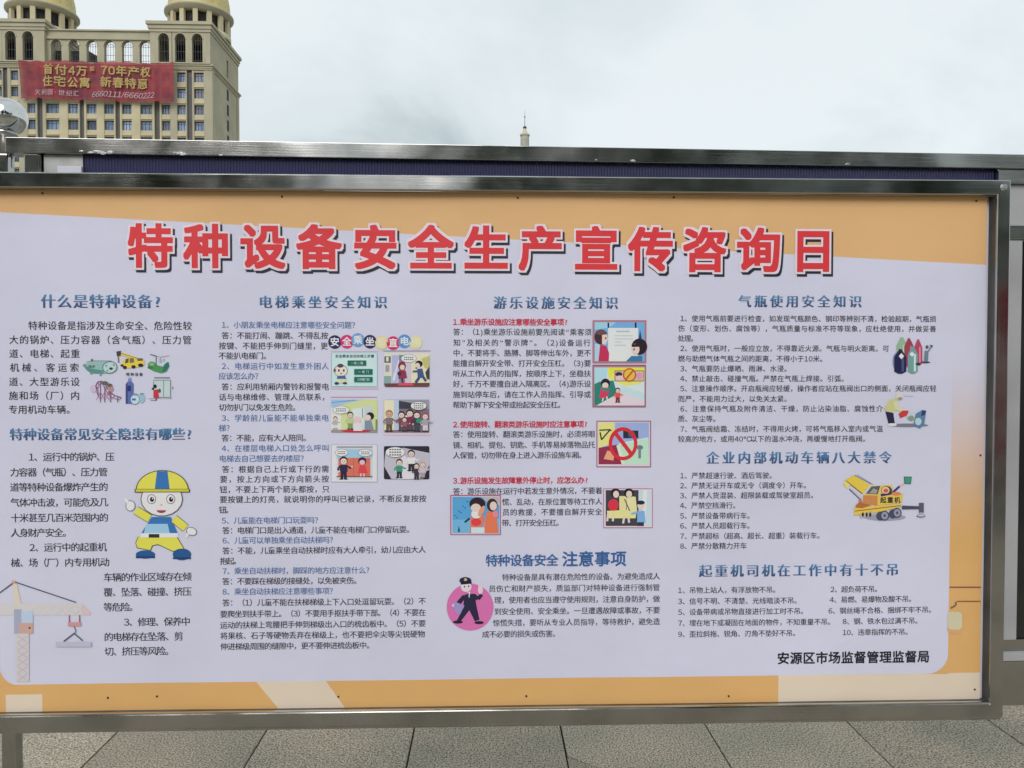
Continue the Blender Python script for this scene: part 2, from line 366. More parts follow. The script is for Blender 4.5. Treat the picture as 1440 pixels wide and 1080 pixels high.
# right end: post, grey header, cross rail, stile, dark display glass, sill, bottom rail
zz1 = SR(1430, 257.5)[1]; zz2 = SR(1430, 315)[1]; zz3 = SR(1430, 337)[1]; zz4 = SR(1430, 901)[1]; zz5 = SR(1430, 918)[1]; zz6 = SR(1430, 929)[1]; zz7 = SR(1430, 993)[1]
mb = MB().cbox(d1 + .001, S_END, .004, .04, zz1, zt1 - .0005, .003); mb.build('header_rail', STEEL_H, stand)
mb = MB().cbox(d1 + .001, S_END, .016, .03, zz2 + .0005, zz1 - .0005, .001); mb.build('header_panel', PANEL, stand)
mb = MB().cbox(leg_r + .001, S_END, .032, .06, zz3, zz2, .003); mb.build('cross_rail', STEEL_H, stand)
mb = MB().cbox(d1 + .001, S_END - .002, .002, .0315, zz3 + .001, zz2 - .001, .003); mb.build('cross_rail', STEEL_H, stand)
e0, e1 = SR(1400, 600)[0], SR(1436.5, 600)[0]
mb = MB().cbox(e0, e1, .006, .03, zz4, zz3 - .0005, .002); mb.build('display_stile', PANEL, stand)
mb = MB().cbox(e1 + .0005, S_END - .05, .02, .03, zz4, zz3 - .0005, .001); mb.build('display_glass', DARKGLASS, stand)
mb = MB().cbox(e0, S_END, .012, .04, zz5 + .0005, zz4 - .0005, .001); mb.build('sill', STEEL_H, stand)
mb = MB().cbox(e0, S_END, -.002, .04, zz6, zz5, .001); mb.build('sill_edge', PANEL, stand)
mb = MB().cbox(leg_r + .001, S_END, .004, .045, zz7, zz6 - .0005, .003); mb.build('bottom_rail', STEEL_H, stand)
mb = MB().cbox(S_END, S_END + leg_w, .004, .05, 0.0, zt0, .004); mb.build('leg', STEEL_V, stand)
mb = MB().cbox(S_END - .02, S_END + leg_w + .02, -.016, .07, -0.001, .006, .001); mb.build('foot_plate', STEEL_H, stand)
# brackets that carry the front board on the stand's bottom rail and cross rail
for sx in (0.35, 1.9):
    for z in ((zz7 + zz6) / 2, (zz2 + zz3) / 2):
        yb = RO[1] + sx * math.sin(RA)
        mb = MB().box(sx - .02, sx + .02, YBK - yb - .004, .033 if z > 1.2 else .005, z - .015, z + .015); mb.build('bracket', STEEL_H, stand)

# ------------------------------------------------------------------ poster
PZ0, PZ1, PX0, PX1 = ZB + RWB - .002, ZT - RWT + .001, -1.2, 1.2
K = 1.30
def ink(c):
    r = s2l(c); return tuple(min(0.90, max(0.006, v * K)) for v in r)
def disp(x, z):
    """how far the sheet stands off the board (metres, towards the viewer)"""
    d = 0.0015 * math.sin(2.3 * x + 1.1) * math.sin(4.1 * z) + 0.0008 * math.sin(7.1 * x - 3.3 * z) + 0.0004 * math.sin(11.7 * x + 9.0 * z + 2)
    d += 0.0016 * math.exp(-((x - 1.165) / 0.02) ** 2) * math.exp(-((z - 1.3) / 0.12) ** 2)
    d += 0.0010 * math.exp(-((x - 0.62) / 0.10) ** 2 - ((z - 1.84) / 0.022) ** 2)
    return d + 0.002
poster = empty('poster', (0, 0, PZ0))
tag(poster, 'wide orange and white printed safety poster pinned inside the steel frame', 'poster')
def P(px, py):
    p = U(px, py, 0.0); return float(p[0]), float(p[2])
def put(x, z, off): return (x, -disp(x, z) - off, z - PZ0)
def ink_mesh(name, verts, faces, cols, parent):
    """cols: one colour for each face, or one for each vertex ('v', list)"""
    me = bpy.data.meshes.new(name); me.from_pydata(verts, [], faces)
    at_ = me.color_attributes.new('ink', 'FLOAT_COLOR', 'CORNER')
    buf = []
    if cols[0] == 'v':
        for q in me.polygons:
            for vi in q.vertices: buf += [*cols[1][vi], 1.0]
    else:
        for q, c in zip(me.polygons, cols[1]): buf += [*c, 1.0] * q.loop_total
    at_.data.foreach_set('color', buf)
    me.materials.append(PRINT); me.update()
    o = link(name, me, parent); return o

PAPER = ink((198, 198, 221)); ORANGE = ink((209, 167, 117)); BEIGE = ink((212, 196, 176)); ORANGE2 = ink((208, 163, 104))
# sheet: a fine grid cut along the printed edges
def sheet():
    bm = bmesh.new(); NXg, NZg = 150, 75
    vv = [[bm.verts.new((PX0 + (PX1 - PX0) * i / NXg, 0, PZ0 + (PZ1 - PZ0) * j / NZg)) for i in range(NXg + 1)] for j in range(NZg + 1)]
    for j in range(NZg):
        for i in range(NXg): bm.faces.new((vv[j][i], vv[j][i + 1], vv[j + 1][i + 1], vv[j + 1][i]))
    A = np.array(P(0, 298.5)); B = np.array(P(1385, 372.5))          # diagonal under the orange band
    xr = P(1335, 750)[0]; xl = P(-2.5, 700)[0]; zb = P(660, 954.5)[1]
    q = [np.array(P(*c)) for c in ((358, 955), (387, 990), (457, 955), (482, 990))]
    bz = zb + .0005; bxl = P(1094, 970)[0]
    lp = P(9, 975)[0], P(60, 975)[0], P(30, 976)[1]
    lines = [(A, B), ((xr, 0), (xr, 1)), ((xl, 0), (xl, 1)), ((0, zb), (1, zb)), (q[0], q[1]), (q[2], q[3]), ((0, bz), (1, bz)), ((bxl, 0), (bxl, 1)),
             ((lp[0], 0), (lp[0], 1)), ((lp[1], 0), (lp[1], 1)), ((0, lp[2]), (1, lp[2]))]
    for a, b_ in lines:
        d = np.array(b_, float) - np.array(a, float)
        bmesh.ops.bisect_plane(bm, geom=bm.verts[:] + bm.edges[:] + bm.faces[:], plane_co=(a[0], 0, a[1]), plane_no=(-d[1], 0, d[0]), dist=1e-6)
    def side(a, b_, x, z): return (b_[0] - a[0]) * (z - a[1]) - (b_[1] - a[1]) * (x - a[0])
    zg0, zg1 = P(1360, 480)[1], P(1360, 770)[1]
    cols = []
    bm.verts.index_update(); faces = []
    for f in bm.faces:
        c = f.calc_center_median(); x, z = c.x, c.z
        if side(A, B, x, z) > 0: cc = ORANGE
        elif z < zb:
            if side(q[0], q[1], x, z) > 0 and side(q[2], q[3], x, z) < 0: cc = BEIGE
            elif x > bxl: cc = BEIGE
            elif lp[0] < x < lp[1] and z < lp[2]: cc = BEIGE
            else: cc = ORANGE2
        elif x > xr:
            if z < bz: cc = BEIGE
            else:
                t_ = min(1, max(0, (zg0 - z) / (zg0 - zg1))); t_ = t_ * t_ * (3 - 2 * t_)
                cc = tuple(p * (1 - t_) + o_ * t_ for p, o_ in zip(PAPER, ORANGE2))
        elif x < xl and z < P(0, 900)[1]: cc = ORANGE2
        else: cc = PAPER
        cols.append(cc); faces.append([v.index for v in f.verts])
    verts = [put(v.co.x, v.co.z, 0.0) for v in bm.verts]
    bm.free()
    o = ink_mesh('sheet', verts, faces, ('f', cols), poster)
    for p in o.data.polygons: p.use_smooth = True
    return o
sheet()

class Art:
    """flat print in photograph pixels, laid on the sheet layer by layer"""
    def __init__(s, ox=0.0, oy=0.0, sc=1.0): s.o = (ox, oy, sc); s.v = []; s.f = []; s.c = []; s.lay = 0.0009; s.pl = None
    def _add(s, pts, tris, color, grad=None):
        n0 = len(s.v); s.lay += 0.00003
        if s.pl is None:                       # small prints lie in one plane tangent to the sheet
            xm, zm = P(s.o[0] + sum(p[0] for p in pts) / len(pts) / s.o[2], s.o[1] + sum(p[1] for p in pts) / len(pts) / s.o[2])
            s.pl = (xm, zm, disp(xm, zm), (disp(xm + .01, zm) - disp(xm - .01, zm)) / .02, (disp(xm, zm + .01) - disp(xm, zm - .01)) / .02)
        for x, y in pts:
            X, Z = P(s.o[0] + x / s.o[2], s.o[1] + y / s.o[2]); s.v.append(s.at(X, Z, s.lay))
        for t_ in tris: s.f.append(tuple(n0 + i for i in t_)); s.c.append(ink(color))
        return s
    def at(s, x, z, off):
        xm, zm, d0, gx, gz = s.pl; return (x, -(d0 + gx * (x - xm) + gz * (z - zm)) - off, z - PZ0)
    def poly(s, pts, color):
        tri = tessellate_polygon([[Vector((x, y, 0)) for x, y in pts]]); return s._add(pts, tri, color)
    def rect(s, x0, y0, x1, y1, color): return s.poly([(x0, y0), (x1, y0), (x1, y1), (x0, y1)], color)
    def ell(s, cx, cy, rx, ry, color, ang=0, a0=0, a1=360, n=18):
        ca, sa = math.cos(math.radians(ang)), math.sin(math.radians(ang)); pts = []
        m_ = n if a1 - a0 >= 360 else n + 1
        for k in range(m_):
            t_ = math.radians(a0 + (a1 - a0) * k / n); x, y = rx * math.cos(t_), ry * math.sin(t_)
            pts.append((cx + x * ca - y * sa, cy + x * sa + y * ca))
        return s.poly(pts, color)
    def line(s, pts, w, color):
        for (x0, y0), (x1, y1) in zip(pts, pts[1:]):
            d = math.hypot(x1 - x0, y1 - y0) or 1; nx, ny = -(y1 - y0) / d * w / 2, (x1 - x0) / d * w / 2
            s._add([(x0 + nx, y0 + ny), (x1 + nx, y1 + ny), (x1 - nx, y1 - ny), (x0 - nx, y0 - ny)], [(0, 1, 2), (0, 2, 3)], color)
        return s
    def outl(s, pts, w, color): return s.line(list(pts) + [pts[0]], w, color)
    def round(s, x0, y0, x1, y1, r, color):
        pts = []
        for cx, cy, a in ((x1 - r, y0 + r, -90), (x1 - r, y1 - r, 0), (x0 + r, y1 - r, 90), (x0 + r, y0 + r, 180)):
            for k in range(5): t_ = math.radians(a + 22.5 * k); pts.append((cx + r * math.cos(t_), cy + r * math.sin(t_)))
        return s.poly(pts, color)
    def text(s, body, x0, yc, x1, size, color, style='reg'):
        """lettering in local units"""
        place_text(s.v, s.f, s.c, body, s.o[0] + x0 / s.o[2], s.o[1] + yc / s.o[2], s.o[0] + x1 / s.o[2], size / s.o[2], ink(color), style, s.lay + .0001, None, s.at)
        s.lay += .0002; return s
    def build(s, name, label=None):
        # faces turned to the viewer
        fs = []
        for f in s.f:
            a, b_, c = (s.v[i] for i in f[:3])
            nrm = (b_[2] - a[2]) * (c[0] - a[0]) - (b_[0] - a[0]) * (c[2] - a[2])
            fs.append(f if nrm < 0 else tuple(reversed(f)))
        o = ink_mesh(name, s.v, fs, ('f', s.c), poster)
        if label: o['label'] = label
        return o

# ------------------------------------------------------------------ lettering
def ring(r, n): return [(r * math.cos(6.28319 * k / n), r * math.sin(6.28319 * k / n)) for k in range(n)]
def square(r, n): return [(r * a, r * b_) for k in range(2 * n + 1) for a, b_ in ((-1 + k / n, -1), (-1 + k / n, 1), (-1, -1 + k / n), (1, -1 + k / n))]
# strokes are thickened by overprinting shifted copies (em units)
STY = {'reg': [(-.007, 0), (.007, 0)], 'song': [(-.046, 0), (-.023, .006), (0, -.006), (.023, .006), (.046, 0)], 'bold': ring(.024, 8), 'heavy': square(.031, 2) + square(.014, 1), 'edge': square(.074, 4) + square(.045, 3) + square(.02, 1)}
FULL = {c: chr(ord(c) + 0xFEE0) for c in '0123456789'}
GLY = {}
def load_glyphs(req):
    """req: set of (char, style); glyph outlines become little meshes"""
    made = []
    for ch, st in sorted(req):
        cu = bpy.data.curves.new('glyph', 'FONT'); cu.body = FULL.get(ch, ch); cu.resolution_u = 2 if st == 'r' else 4
        if st == 't': cu.offset = -.010
        o = bpy.data.objects.new('glyph', cu); col.objects.link(o); made.append((ch, st, o))
    bpy.context.view_layer.update(); dg = bpy.context.evaluated_depsgraph_get()
    for ch, st, o in made:
        me = o.evaluated_get(dg).to_mesh()
        v = np.array([q.co[:2] for q in me.vertices]).reshape(-1, 2); f = [tuple(p.vertices) for p in me.polygons]
        ar = sum(p.area for p in me.polygons); GLY[(ch, st)] = (v, f, ar); o.evaluated_get(dg).to_mesh_clear()
    for ch, st, o in made:
        cu = o.data; bpy.data.objects.remove(o); bpy.data.curves.remove(cu)
def glyph(ch, style):
    g = GLY[(ch, 'f')] if style in ('heavy', 'edge') else GLY[(ch, 'r')]
    if style == 'song':
        th = GLY[(ch, 't')]
        if len(th[0]) and .6 < th[2] / g[2] < .97: g = th       # slim strokes, where the outline stays sound
    return g[0], g[1]
def adv(ch):
    if ord(ch) > 0x2000 and ch not in '\u201c\u201d': return 1.0
    return {' ': 0.5, '.': 0.4, ')': 0.45, '(': 0.45, '?': 0.62, '/': 0.4}.get(ch, 0.62)
def place_text(V, Fc, Cc, body, x0, yc, x1, size, color, style, lay, grad=None, putf=None):
    putf = putf or put
    X0, Z = P(x0, yc); X1, _ = P(x1, yc); sc = abs(P(x0, yc - size / 2)[1] - P(x0, yc + size / 2)[1])
    tot = sum(adv(c) for c in body); pitch = (X1 - X0) / tot if body[-1] not in '。，' else (X1 - X0) / (tot - 0.5)
    x = X0
    for ch in body:
        a = adv(ch) * pitch
        if ch != ' ':
            v, f = glyph(ch, style)
            if len(v):
                # centre Latin glyphs in their cell, keep Chinese ones on the em grid
                if adv(ch) == 1.0: gx = x + (a - sc) / 2; vx = v[:, 0] * sc + gx
                else: vx = (v[:, 0] - (v[:, 0].min() + v[:, 0].max()) / 2) * sc + x + a / 2
                vz = (v[:, 1] - 0.357) * sc + Z
                for q, (sh, sv) in enumerate(STY[style]):
                    n0 = len(V)
                    for xx, zc_ in zip(vx, vz): V.append(putf(xx + sh * sc, zc_ + sv * sc, lay + q * 0.000006))
                    for g in f:
                        Fc.append(tuple(n0 + i for i in g))
                        if grad:
                            zc_ = sum(vz[i] for i in g) / len(g); t_ = min(1, max(0, (zc_ - Z) / sc + .5)); Cc.append(tuple(p * t_ + q2 * (1 - t_) for p, q2 in zip(*grad)))
                        else: Cc.append(color)
        x += a
BLK = (34, 34, 44); BLU = (72, 104, 150); RED = (190, 42, 66)
HG = ((84, 132, 172), (34, 52, 98))
H, T, Q, R = [], [], [], []
HEAD = [('什么是特种设备?', 57, 424, 230, 21), ('特种设备常见安全隐患有哪些?', 15, 611, 273, 18.6), ('电梯乘坐安全知识', 362, 425, 547, 19.2),
        ('游乐设施安全知识', 692, 426, 871, 19), ('气瓶使用安全知识', 1036, 424, 1213, 18.6), ('企业内部机动车辆八大禁令', 991, 644, 1255, 18.8),
        ('起重机司机在工作中有十不吊', 981, 803, 1265, 18.8)]
def blk(rows, size, color):
    return [(r[0], r[1], r[2], r[3], size, color) for r in rows]
TXT = blk([('特种设备是指涉及生命安全、危险性较', 40, 458, 271), ('大的锅炉、压力容器（含气瓶）、压力管', 13, 478, 271), ('道、电梯、起重', 13, 497.5, 114), ('机械、客运索', 13, 517, 114),
  ('道、大型游乐设', 13, 537, 114), ('施和场（厂）内', 13, 556.5, 114), ('专用机动车辆。', 13, 576, 101), ('1、运行中的锅炉、压', 42, 642.5, 162), ('力容器（气瓶）、压力管', 16, 664, 152.5),
  ('道等特种设备爆炸产生的', 16, 685, 153), ('气体冲击波，可能危及几', 16.5, 706.5, 153.5), ('十米甚至几百米范围内的', 17, 728, 153.5), ('人身财产安全。', 17, 749, 96), ('2、运行中的起重机', 43, 769.5, 151.5),
  ('械、场（厂）内专用机动', 17, 791, 155), ('车辆的作业区域存在倾', 147, 811.5, 270), ('覆、坠落、碰撞、挤压', 147, 832.5, 270), ('等危险。', 147, 853.5, 189), ('3、修理、保养中', 175, 874.5, 268),
  ('的电梯存在坠落、剪', 147.5, 895.5, 258), ('切、挤压等风险。', 148, 916, 239)], 13.2, BLK)
TXT += blk([('1、小朋友乘坐电梯应注意哪些安全问题？', 312, 457, 505), ('2、电梯运行中如发生意外困人', 312, 515, 463), ('应该怎么办？', 308, 529, 369), ('3、学龄前儿童能不能单独乘电', 312, 588, 463), ('梯？', 308, 602, 329),
  ('4、在楼层电梯入口处怎么呼叫', 312, 630.5, 463.5), ('电梯去自己想要去的楼层？', 308.5, 645, 433), ('5、儿童能在电梯门口玩耍吗？', 312, 732, 453), ('6、儿童可以单独乘坐自动扶梯吗？', 313, 760, 474),
  ('7、乘坐自动扶梯时，脚踩的地方应注意什么？', 313, 803, 525), ('8、乘坐自动扶梯应注意哪些事项？', 313, 832, 474)], 10.6, BLU)
TXT += blk([('答：不能打闹、蹦跳、不得乱按', 312, 472, 462), ('按键、不能把手伸到门缝里，更', 308, 486.5, 461.5), ('不能扒电梯门。', 308, 500.5, 376), ('答：应利用轿厢内警铃和报警电', 312, 544, 463), ('话与电梯维修、管理人员联系，', 308, 558.5, 458),
  ('切勿扒门以免发生危险。', 308.5, 573, 417), ('答：不能，应有大人陪同。', 312, 616, 432), ('答：根据自己上行或下行的需', 312, 660, 463.5), ('要，按上方向或下方向箭头按', 309, 674, 463.5), ('钮，不要上下两个箭头都按，只', 309, 688.5, 464),
  ('要按键上的灯亮，就说明你的呼叫已被记录，不断反复按按', 309, 702.5, 600), ('钮。', 309, 717, 323), ('答：电梯门口是出入通道，儿童不能在电梯门口停留玩耍。', 313, 746, 577), ('答：不能，儿童乘坐自动扶梯时应有大人牵引，幼儿应由大人', 313, 774.5, 599),
  ('抱起。', 310, 789, 334), ('答：不要踩在梯级的接缝处，以免被夹伤。', 313, 817.5, 503), ('答：（1）儿童不能在扶梯梯级上下入口处逗留玩耍。（2）不', 313, 847.5, 599), ('要爬坐到扶手带上。（3）不要用手抠扶手带下部。（4）不要在', 310, 863.5, 599),
  ('运动的扶梯上弯腰把手伸到梯级出入口的梳齿板中。（5）不要', 310, 879, 599), ('将果核、石子等硬物丢弃在梯级上，也不要把伞尖等尖锐硬物', 310, 894, 598), ('伸进梯级周围的缝隙中，更不要伸进梳齿板中。', 310.5, 909, 521)], 10.8, BLK)
TXT += blk([('答：（1)乘坐游乐设施前要先阅读“乘客须', 637, 467, 832), ('知”及相关的“警示牌”。（2)设备运行', 637, 482, 831), ('中，不要将手、胳膊、脚等伸出车外，更不', 637, 496.5, 831), ('能擅自解开安全带、打开安全压杠。（3)要', 637, 511, 831),
  ('听从工作人员的指挥，按顺序上下，坐稳扶', 637, 525.5, 831), ('好，千万不要擅自进入隔离区。（4)游乐设', 637, 540, 831), ('施到站停车后，请在工作人员指挥、引导或', 637, 555, 831), ('帮助下解下安全带或抬起安全压杠。', 637, 569.5, 789),
  ('答：使用旋转、翻滚类游乐设施时，必须将眼', 637, 611, 837), ('镜、相机、提包、钥匙、手机等易掉落物品托', 637, 626, 837), ('人保管，切勿带在身上进入游乐设施车厢。', 637, 640.5, 819), ('答：游乐设施在运行中若发生意外情况，不要着', 637, 691, 847),
  ('慌、乱动，在原位置等待工作人', 706, 706, 847), ('员的救援，不要擅自解开安全', 706, 720.5, 847), ('带、打开安全压杠。', 706, 735.5, 787), ('特种设备是具有潜在危险性的设备。为避免造成人', 706, 812, 928), ('员伤亡和财产损失，质监部门对特种设备进行强制管', 687, 828, 928),
  ('理，使用者也应当遵守使用规则，注意自身防护，做', 695, 844, 928), ('到安全使用、安全乘坐。一旦遭遇故障或事故，不要', 695, 860, 928), ('惊慌失措，要听从专业人员指导，等待救护，避免造', 693, 876, 928), ('成不必要的损失或伤害。', 678, 892, 782)], 10.4, BLK)
TXT += blk([('1、使用气瓶前要进行检查，如发现气瓶颜色、钢印等辨别不清，检验超期，气瓶损', 956, 448, 1316), ('伤（变形、划伤、腐蚀等），气瓶质量与标准不符等现象，应杜绝使用，并做妥善', 953, 462, 1316), ('处理。', 953, 476, 976), ('2、使用气瓶时，一般应立放，不得靠近火源。气瓶与明火距离。可', 956, 490, 1249.5),
  ('燃与助燃气体气瓶之间的距离，不得小于10米。', 953, 504.5, 1157), ('3、气瓶要防止爆晒、雨淋、水浸。', 956, 518.5, 1107), ('4、禁止敲击、碰撞气瓶。严禁在气瓶上焊接。引弧。', 956, 532.5, 1187), ('5、注意操作顺序。开启瓶阀应轻缓，操作者应站在瓶阀出口的侧面，关闭瓶阀应轻', 956, 546.5, 1316),
  ('而严，不能用力过大，以免关太紧。', 953, 561, 1107), ('6、注意保持气瓶及附件清洁、干燥，防止沾染油脂、腐蚀性介', 956, 575, 1241), ('质、灰尘等。', 953, 589, 1007), ('7、气瓶阀结霜、冻结时，不得用火烤，可将气瓶移入室内或气温', 956, 603.5, 1241), ('较高的地方，或用40℃以下的温水冲浇，再缓慢地打开瓶阀。', 953, 617.5, 1217),
  ('1、严禁超速行驶、酒后驾驶。', 956, 669, 1086), ('2、严禁无证开车或无令（调度令）开车。', 956, 683, 1134), ('3、严禁人货混装、超限装载或驾驶室超员。', 956, 697, 1144), ('4、严禁空挡滑行。', 956, 711, 1035), ('5、严禁设备带病行车。', 956, 725.5, 1055), ('6、严禁人员超载行车。', 956, 739.5, 1055),
  ('7、严禁超标（超高、超长、超重）装载行车。', 956, 754, 1153), ('8、严禁分散精力开车', 956, 768, 1050), ('1、吊物上站人，有浮放物不吊。', 953, 830, 1091), ('3、信号不明、不清楚、光线暗淡不吊。', 953, 845.5, 1121), ('5、设备带病或吊物直接进行加工时不吊。', 953, 860.5, 1130), ('7、埋在地下或凝固在地面的物件，不知重量不吊。', 953, 876, 1168),
  ('9、歪拉斜拖、锐角、刃角不垫好不吊。', 953, 891.5, 1119), ('2、超负荷不吊。', 1167, 828.5, 1234), ('4、易燃、易爆物及酸不吊。', 1166, 843, 1282), ('6、钢丝绳不合格、捆绑不牢不吊。', 1164, 858.5, 1310), ('8、钢、铁水包过满不吊。', 1184, 873.5, 1291), ('10、违章指挥的不吊。', 1184, 889, 1277)], 9.9, BLK)
BOLD = [('1.乘坐游乐设施应注意哪些安全事项?', 637, 453, 799, 10.2, RED), ('2.使用旋转、翻滚类游乐设施时应注意事项?', 637, 597, 827, 10.2, RED), ('3.游乐设施发生故障意外停止时，应怎么办?', 637, 676, 828, 10.2, RED),
        ('特种设备安全', 683, 788.5, 785, 17.5, (58, 96, 148)), ('注意事项', 790, 786.5, 881, 22.5, (52, 92, 146)), ('安源区市场监督管理监督局', 1092, 925.5, 1307, 17.8, (24, 24, 34))]
TITLE = '特种设备安全生产宣传咨询日'; TX = [212.5, 291, 370, 449, 528, 606, 683.5, 760.5, 838, 915, 990.5, 1066.5, 1142.5]
BADGE = '安全乘坐垂直电梯'
MISC = '特种设备起重机忙您安全乘坐自动扶梯步骤一看二三慢关门前勿靠'
BAN = ['首付4万起70年产权住宅公寓新春特惠天利园·世纪汇6660111/6660222']
req = {(c, 'r') for r in TXT + HEAD + BOLD for c in r[0]} | {(c, 'r') for c in BADGE + BAN[0] + MISC} | {(c, 't') for r in HEAD for c in r[0]} | {(c, 'f') for c in TITLE}
load_glyphs({q for q in req if q[0] != ' '})

def text_obj(name, body, x0, yc, x1, size, color, style, grad=None, lay=0.00065):
    V, Fc, Cc = [], [], []
    place_text(V, Fc, Cc, body, x0, yc, x1, size, color, style, lay, grad)
    return ink_mesh(name, V, Fc, ('f', Cc), poster)
for body, x0, yc, x1, sz in HEAD: text_obj('heading', body, x0, yc, x1, sz, None, 'song', (ink(HG[0]), ink(HG[1])))
for body, x0, yc, x1, sz, c in TXT: text_obj('text_line', body, x0, yc, x1, sz, ink(c), 'reg')
for body, x0, yc, x1, sz, c in BOLD: text_obj('bold_line', body, x0, yc, x1, sz, ink(c), 'bold')
# headline: red letters with white edge and dark drop edge
for i, ch in enumerate(TITLE):
    yc = 347.0 + 6.6 * i / 12; V, Fc, Cc = [], [], []
    sz = 64
    for ddx, ddy, st, c, lay in ((2.8, 3.6, 'edge', (38, 40, 54), .0006), (0, 0, 'edge', (216, 204, 214), .0010), (0, 0, 'heavy', (204, 54, 60), .0014)):
        place_text(V, Fc, Cc, ch, TX[i] - 31 + ddx, yc + ddy, TX[i] + 31 + ddx, sz, ink(c), st, lay)
    ink_mesh('headline_character', V, Fc, ('f', Cc), poster)

# ------------------------------------------------------------------ printed pictures
SK = (226, 196, 186); HR = (44, 36, 46); WH = (216, 214, 226)
def fig(a, x, y, h, top, legs, hair=HR, skin=SK, lean=0):
    """small cartoon person: x centre, y feet, h height"""
    hw = h * .17
    a.poly([(x - hw * .75, y - h * .36), (x + hw * .75, y - h * .36), (x + hw * .8, y - h * .03), (x + hw * .1, y - h * .03), (x, y - h * .26), (x - hw * .1, y - h * .03), (x - hw * .8, y - h * .03)], legs)
    a.ell(x - hw * .55, y - h * .02, hw * .55, h * .03, (40, 38, 46)); a.ell(x + hw * .5, y - h * .02, hw * .55, h * .03, (40, 38, 46))
    a.poly([(x - hw * .9 + lean, y - h * .62), (x + hw * .9 + lean, y - h * .62), (x + hw, y - h * .33), (x - hw, y - h * .33)], top)
    a.line([(x - hw * .8 + lean, y - h * .58), (x - hw * 1.5, y - h * .45), (x - hw * 1.1, y - h * .36)], h * .07, top); a.line([(x + hw * .8 + lean, y - h * .58), (x + hw * 1.6, y - h * .47), (x + hw * 2.0, y - h * .53)], h * .07, top)
    a.ell(x + hw * 2.05, y - h * .54, h * .04, h * .04, skin); a.ell(x - hw * 1.1, y - h * .35, h * .04, h * .04, skin)
    a.ell(x + lean, y - h * .80, h * .165, h * .175, hair); a.ell(x + lean, y - h * .765, h * .135, h * .13, skin)
    a.ell(x + lean - h * .05, y - h * .77, h * .015, h * .022, HR); a.ell(x + lean + h * .05, y - h * .77, h * .015, h * .022, HR)
    a.line([(x + lean - h * .03, y - h * .70), (x + lean + h * .035, y - h * .70)], h * .016, (150, 70, 80))
def bubble(a, x, y, rx, ry, rows):
    a.ell(x, y, rx, ry, (60, 56, 70)); a.ell(x, y, rx - 3, ry - 3, (222, 220, 230))
    for k in range(rows):
        yy = y + (k - (rows - 1) / 2) * ry * .5
        for q in range(5): a.rect(x - rx * .6 + q * rx * .25, yy - ry * .11, x - rx * .6 + q * rx * .25 + rx * .18, yy + ry * .11, (80, 78, 92))

# badges above the lift pictures
for i, (bx, by, c) in enumerate(((471, 481, (40, 38, 86)), (488, 480.5, (196, 46, 110)), (503.5, 478.2, (96, 146, 200)), (520.5, 480.5, (42, 38, 86)), (537, 482, (218, 202, 150)), (553, 482.5, (200, 40, 96)), (569, 480, (84, 138, 196)), (585, 481.5, (214, 206, 156)))):
    a = Art(); a.ell(bx, by, 9.3, 9.6, c, n=24); a.text(BADGE[i], bx - 7, by, bx + 7, 13, (232, 230, 240) if i not in (4, 7) else (226, 214, 190), 'bold'); a.build('round_badge')

# lift picture 1: child and three green bars
a = Art(460, 460, 9.474); a.rect(44, 318, 690, 324, (204, 170, 190)); a.rect(44, 815, 690, 826, (204, 164, 184))
a.rect(58, 342, 672, 796, (120, 140, 150)); a.rect(64, 346, 668, 790, (188, 216, 222))
a.ell(370, 560, 260, 190, (196, 224, 228))
a.text('安全乘坐自动扶梯三步骤', 110, 388, 630, 46, (34, 62, 72), 'bold')
for x0, y0, x1, y1, tx in ((276, 446, 524, 514, '一看二慢'), (364, 560, 608, 634, '一看门'), (364, 664, 608, 732, '三勿靠门前')):
    a.round(x0 - 4, y0 - 4, x1 + 4, y1 + 8, 12, (120, 170, 160)); a.round(x0, y0, x1, y1, 10, (24, 98, 88)); a.text(tx, x0 + 40, (y0 + y1) / 2, x1 - 40, 38, (190, 220, 206), 'reg')
a.ell(185, 580, 92, 78, (96, 78, 80)); a.ell(185, 582, 86, 72, (222, 206, 196)); a.ell(180, 515, 42, 26, (70, 66, 80)); a.ell(105, 576, 18, 24, (110, 84, 80))
a.ell(160, 578, 12, 18, HR); a.ell(225, 578, 12, 18, HR); a.ell(190, 618, 16, 8, (180, 90, 90)); a.poly([(140, 650), (240, 645), (262, 700), (130, 700)], (58, 98, 150)); a.poly([(130, 690), (260, 690), (250, 740), (130, 744)], (206, 204, 170))
a.ell(130, 748, 30, 18, (44, 48, 96)); a.ell(240, 746, 30, 14, (60, 46, 50)); a.build('comic_panel', 'panel with a child and three green bars')
# lift picture 2: running man
a = Art(460, 460, 9.474); a.rect(748, 314, 1380, 321, (120, 80, 110)); a.round(760, 352, 1366, 796, 22, (226, 212, 180)); a.rect(862, 372, 1004, 746, (172, 174, 212)); a.poly([(870, 700), (950, 440), (968, 440), (900, 720)], (208, 210, 232)); a.rect(962, 372, 1040, 744, (112, 132, 150)); a.rect(1040, 372, 1124, 744, (196, 188, 204))
a.rect(764, 390, 850, 476, (96, 104, 110)); a.rect(790, 400, 820, 456, (226, 226, 230)); a.rect(764, 490, 846, 630, (206, 202, 206)); a.rect(780, 505, 830, 595, (150, 148, 156)); a.rect(760, 650, 856, 790, (128, 160, 160))
a.poly([(760, 750), (1366, 740), (1366, 782), (1346, 796), (780, 796)], (104, 62, 66)); a.poly([(950, 742), (1130, 742), (1160, 778), (944, 778)], (214, 70, 96))
a.ell(1000, 520, 52, 60, (130, 40, 60)); a.ell(1004, 536, 32, 36, SK); a.poly([(960, 580), (1050, 580), (1070, 680), (950, 690)], (142, 44, 70)); a.line([(1000, 680), (1010, 740)], 26, (70, 50, 70)); a.ell(965, 620, 26, 30, (60, 44, 58))
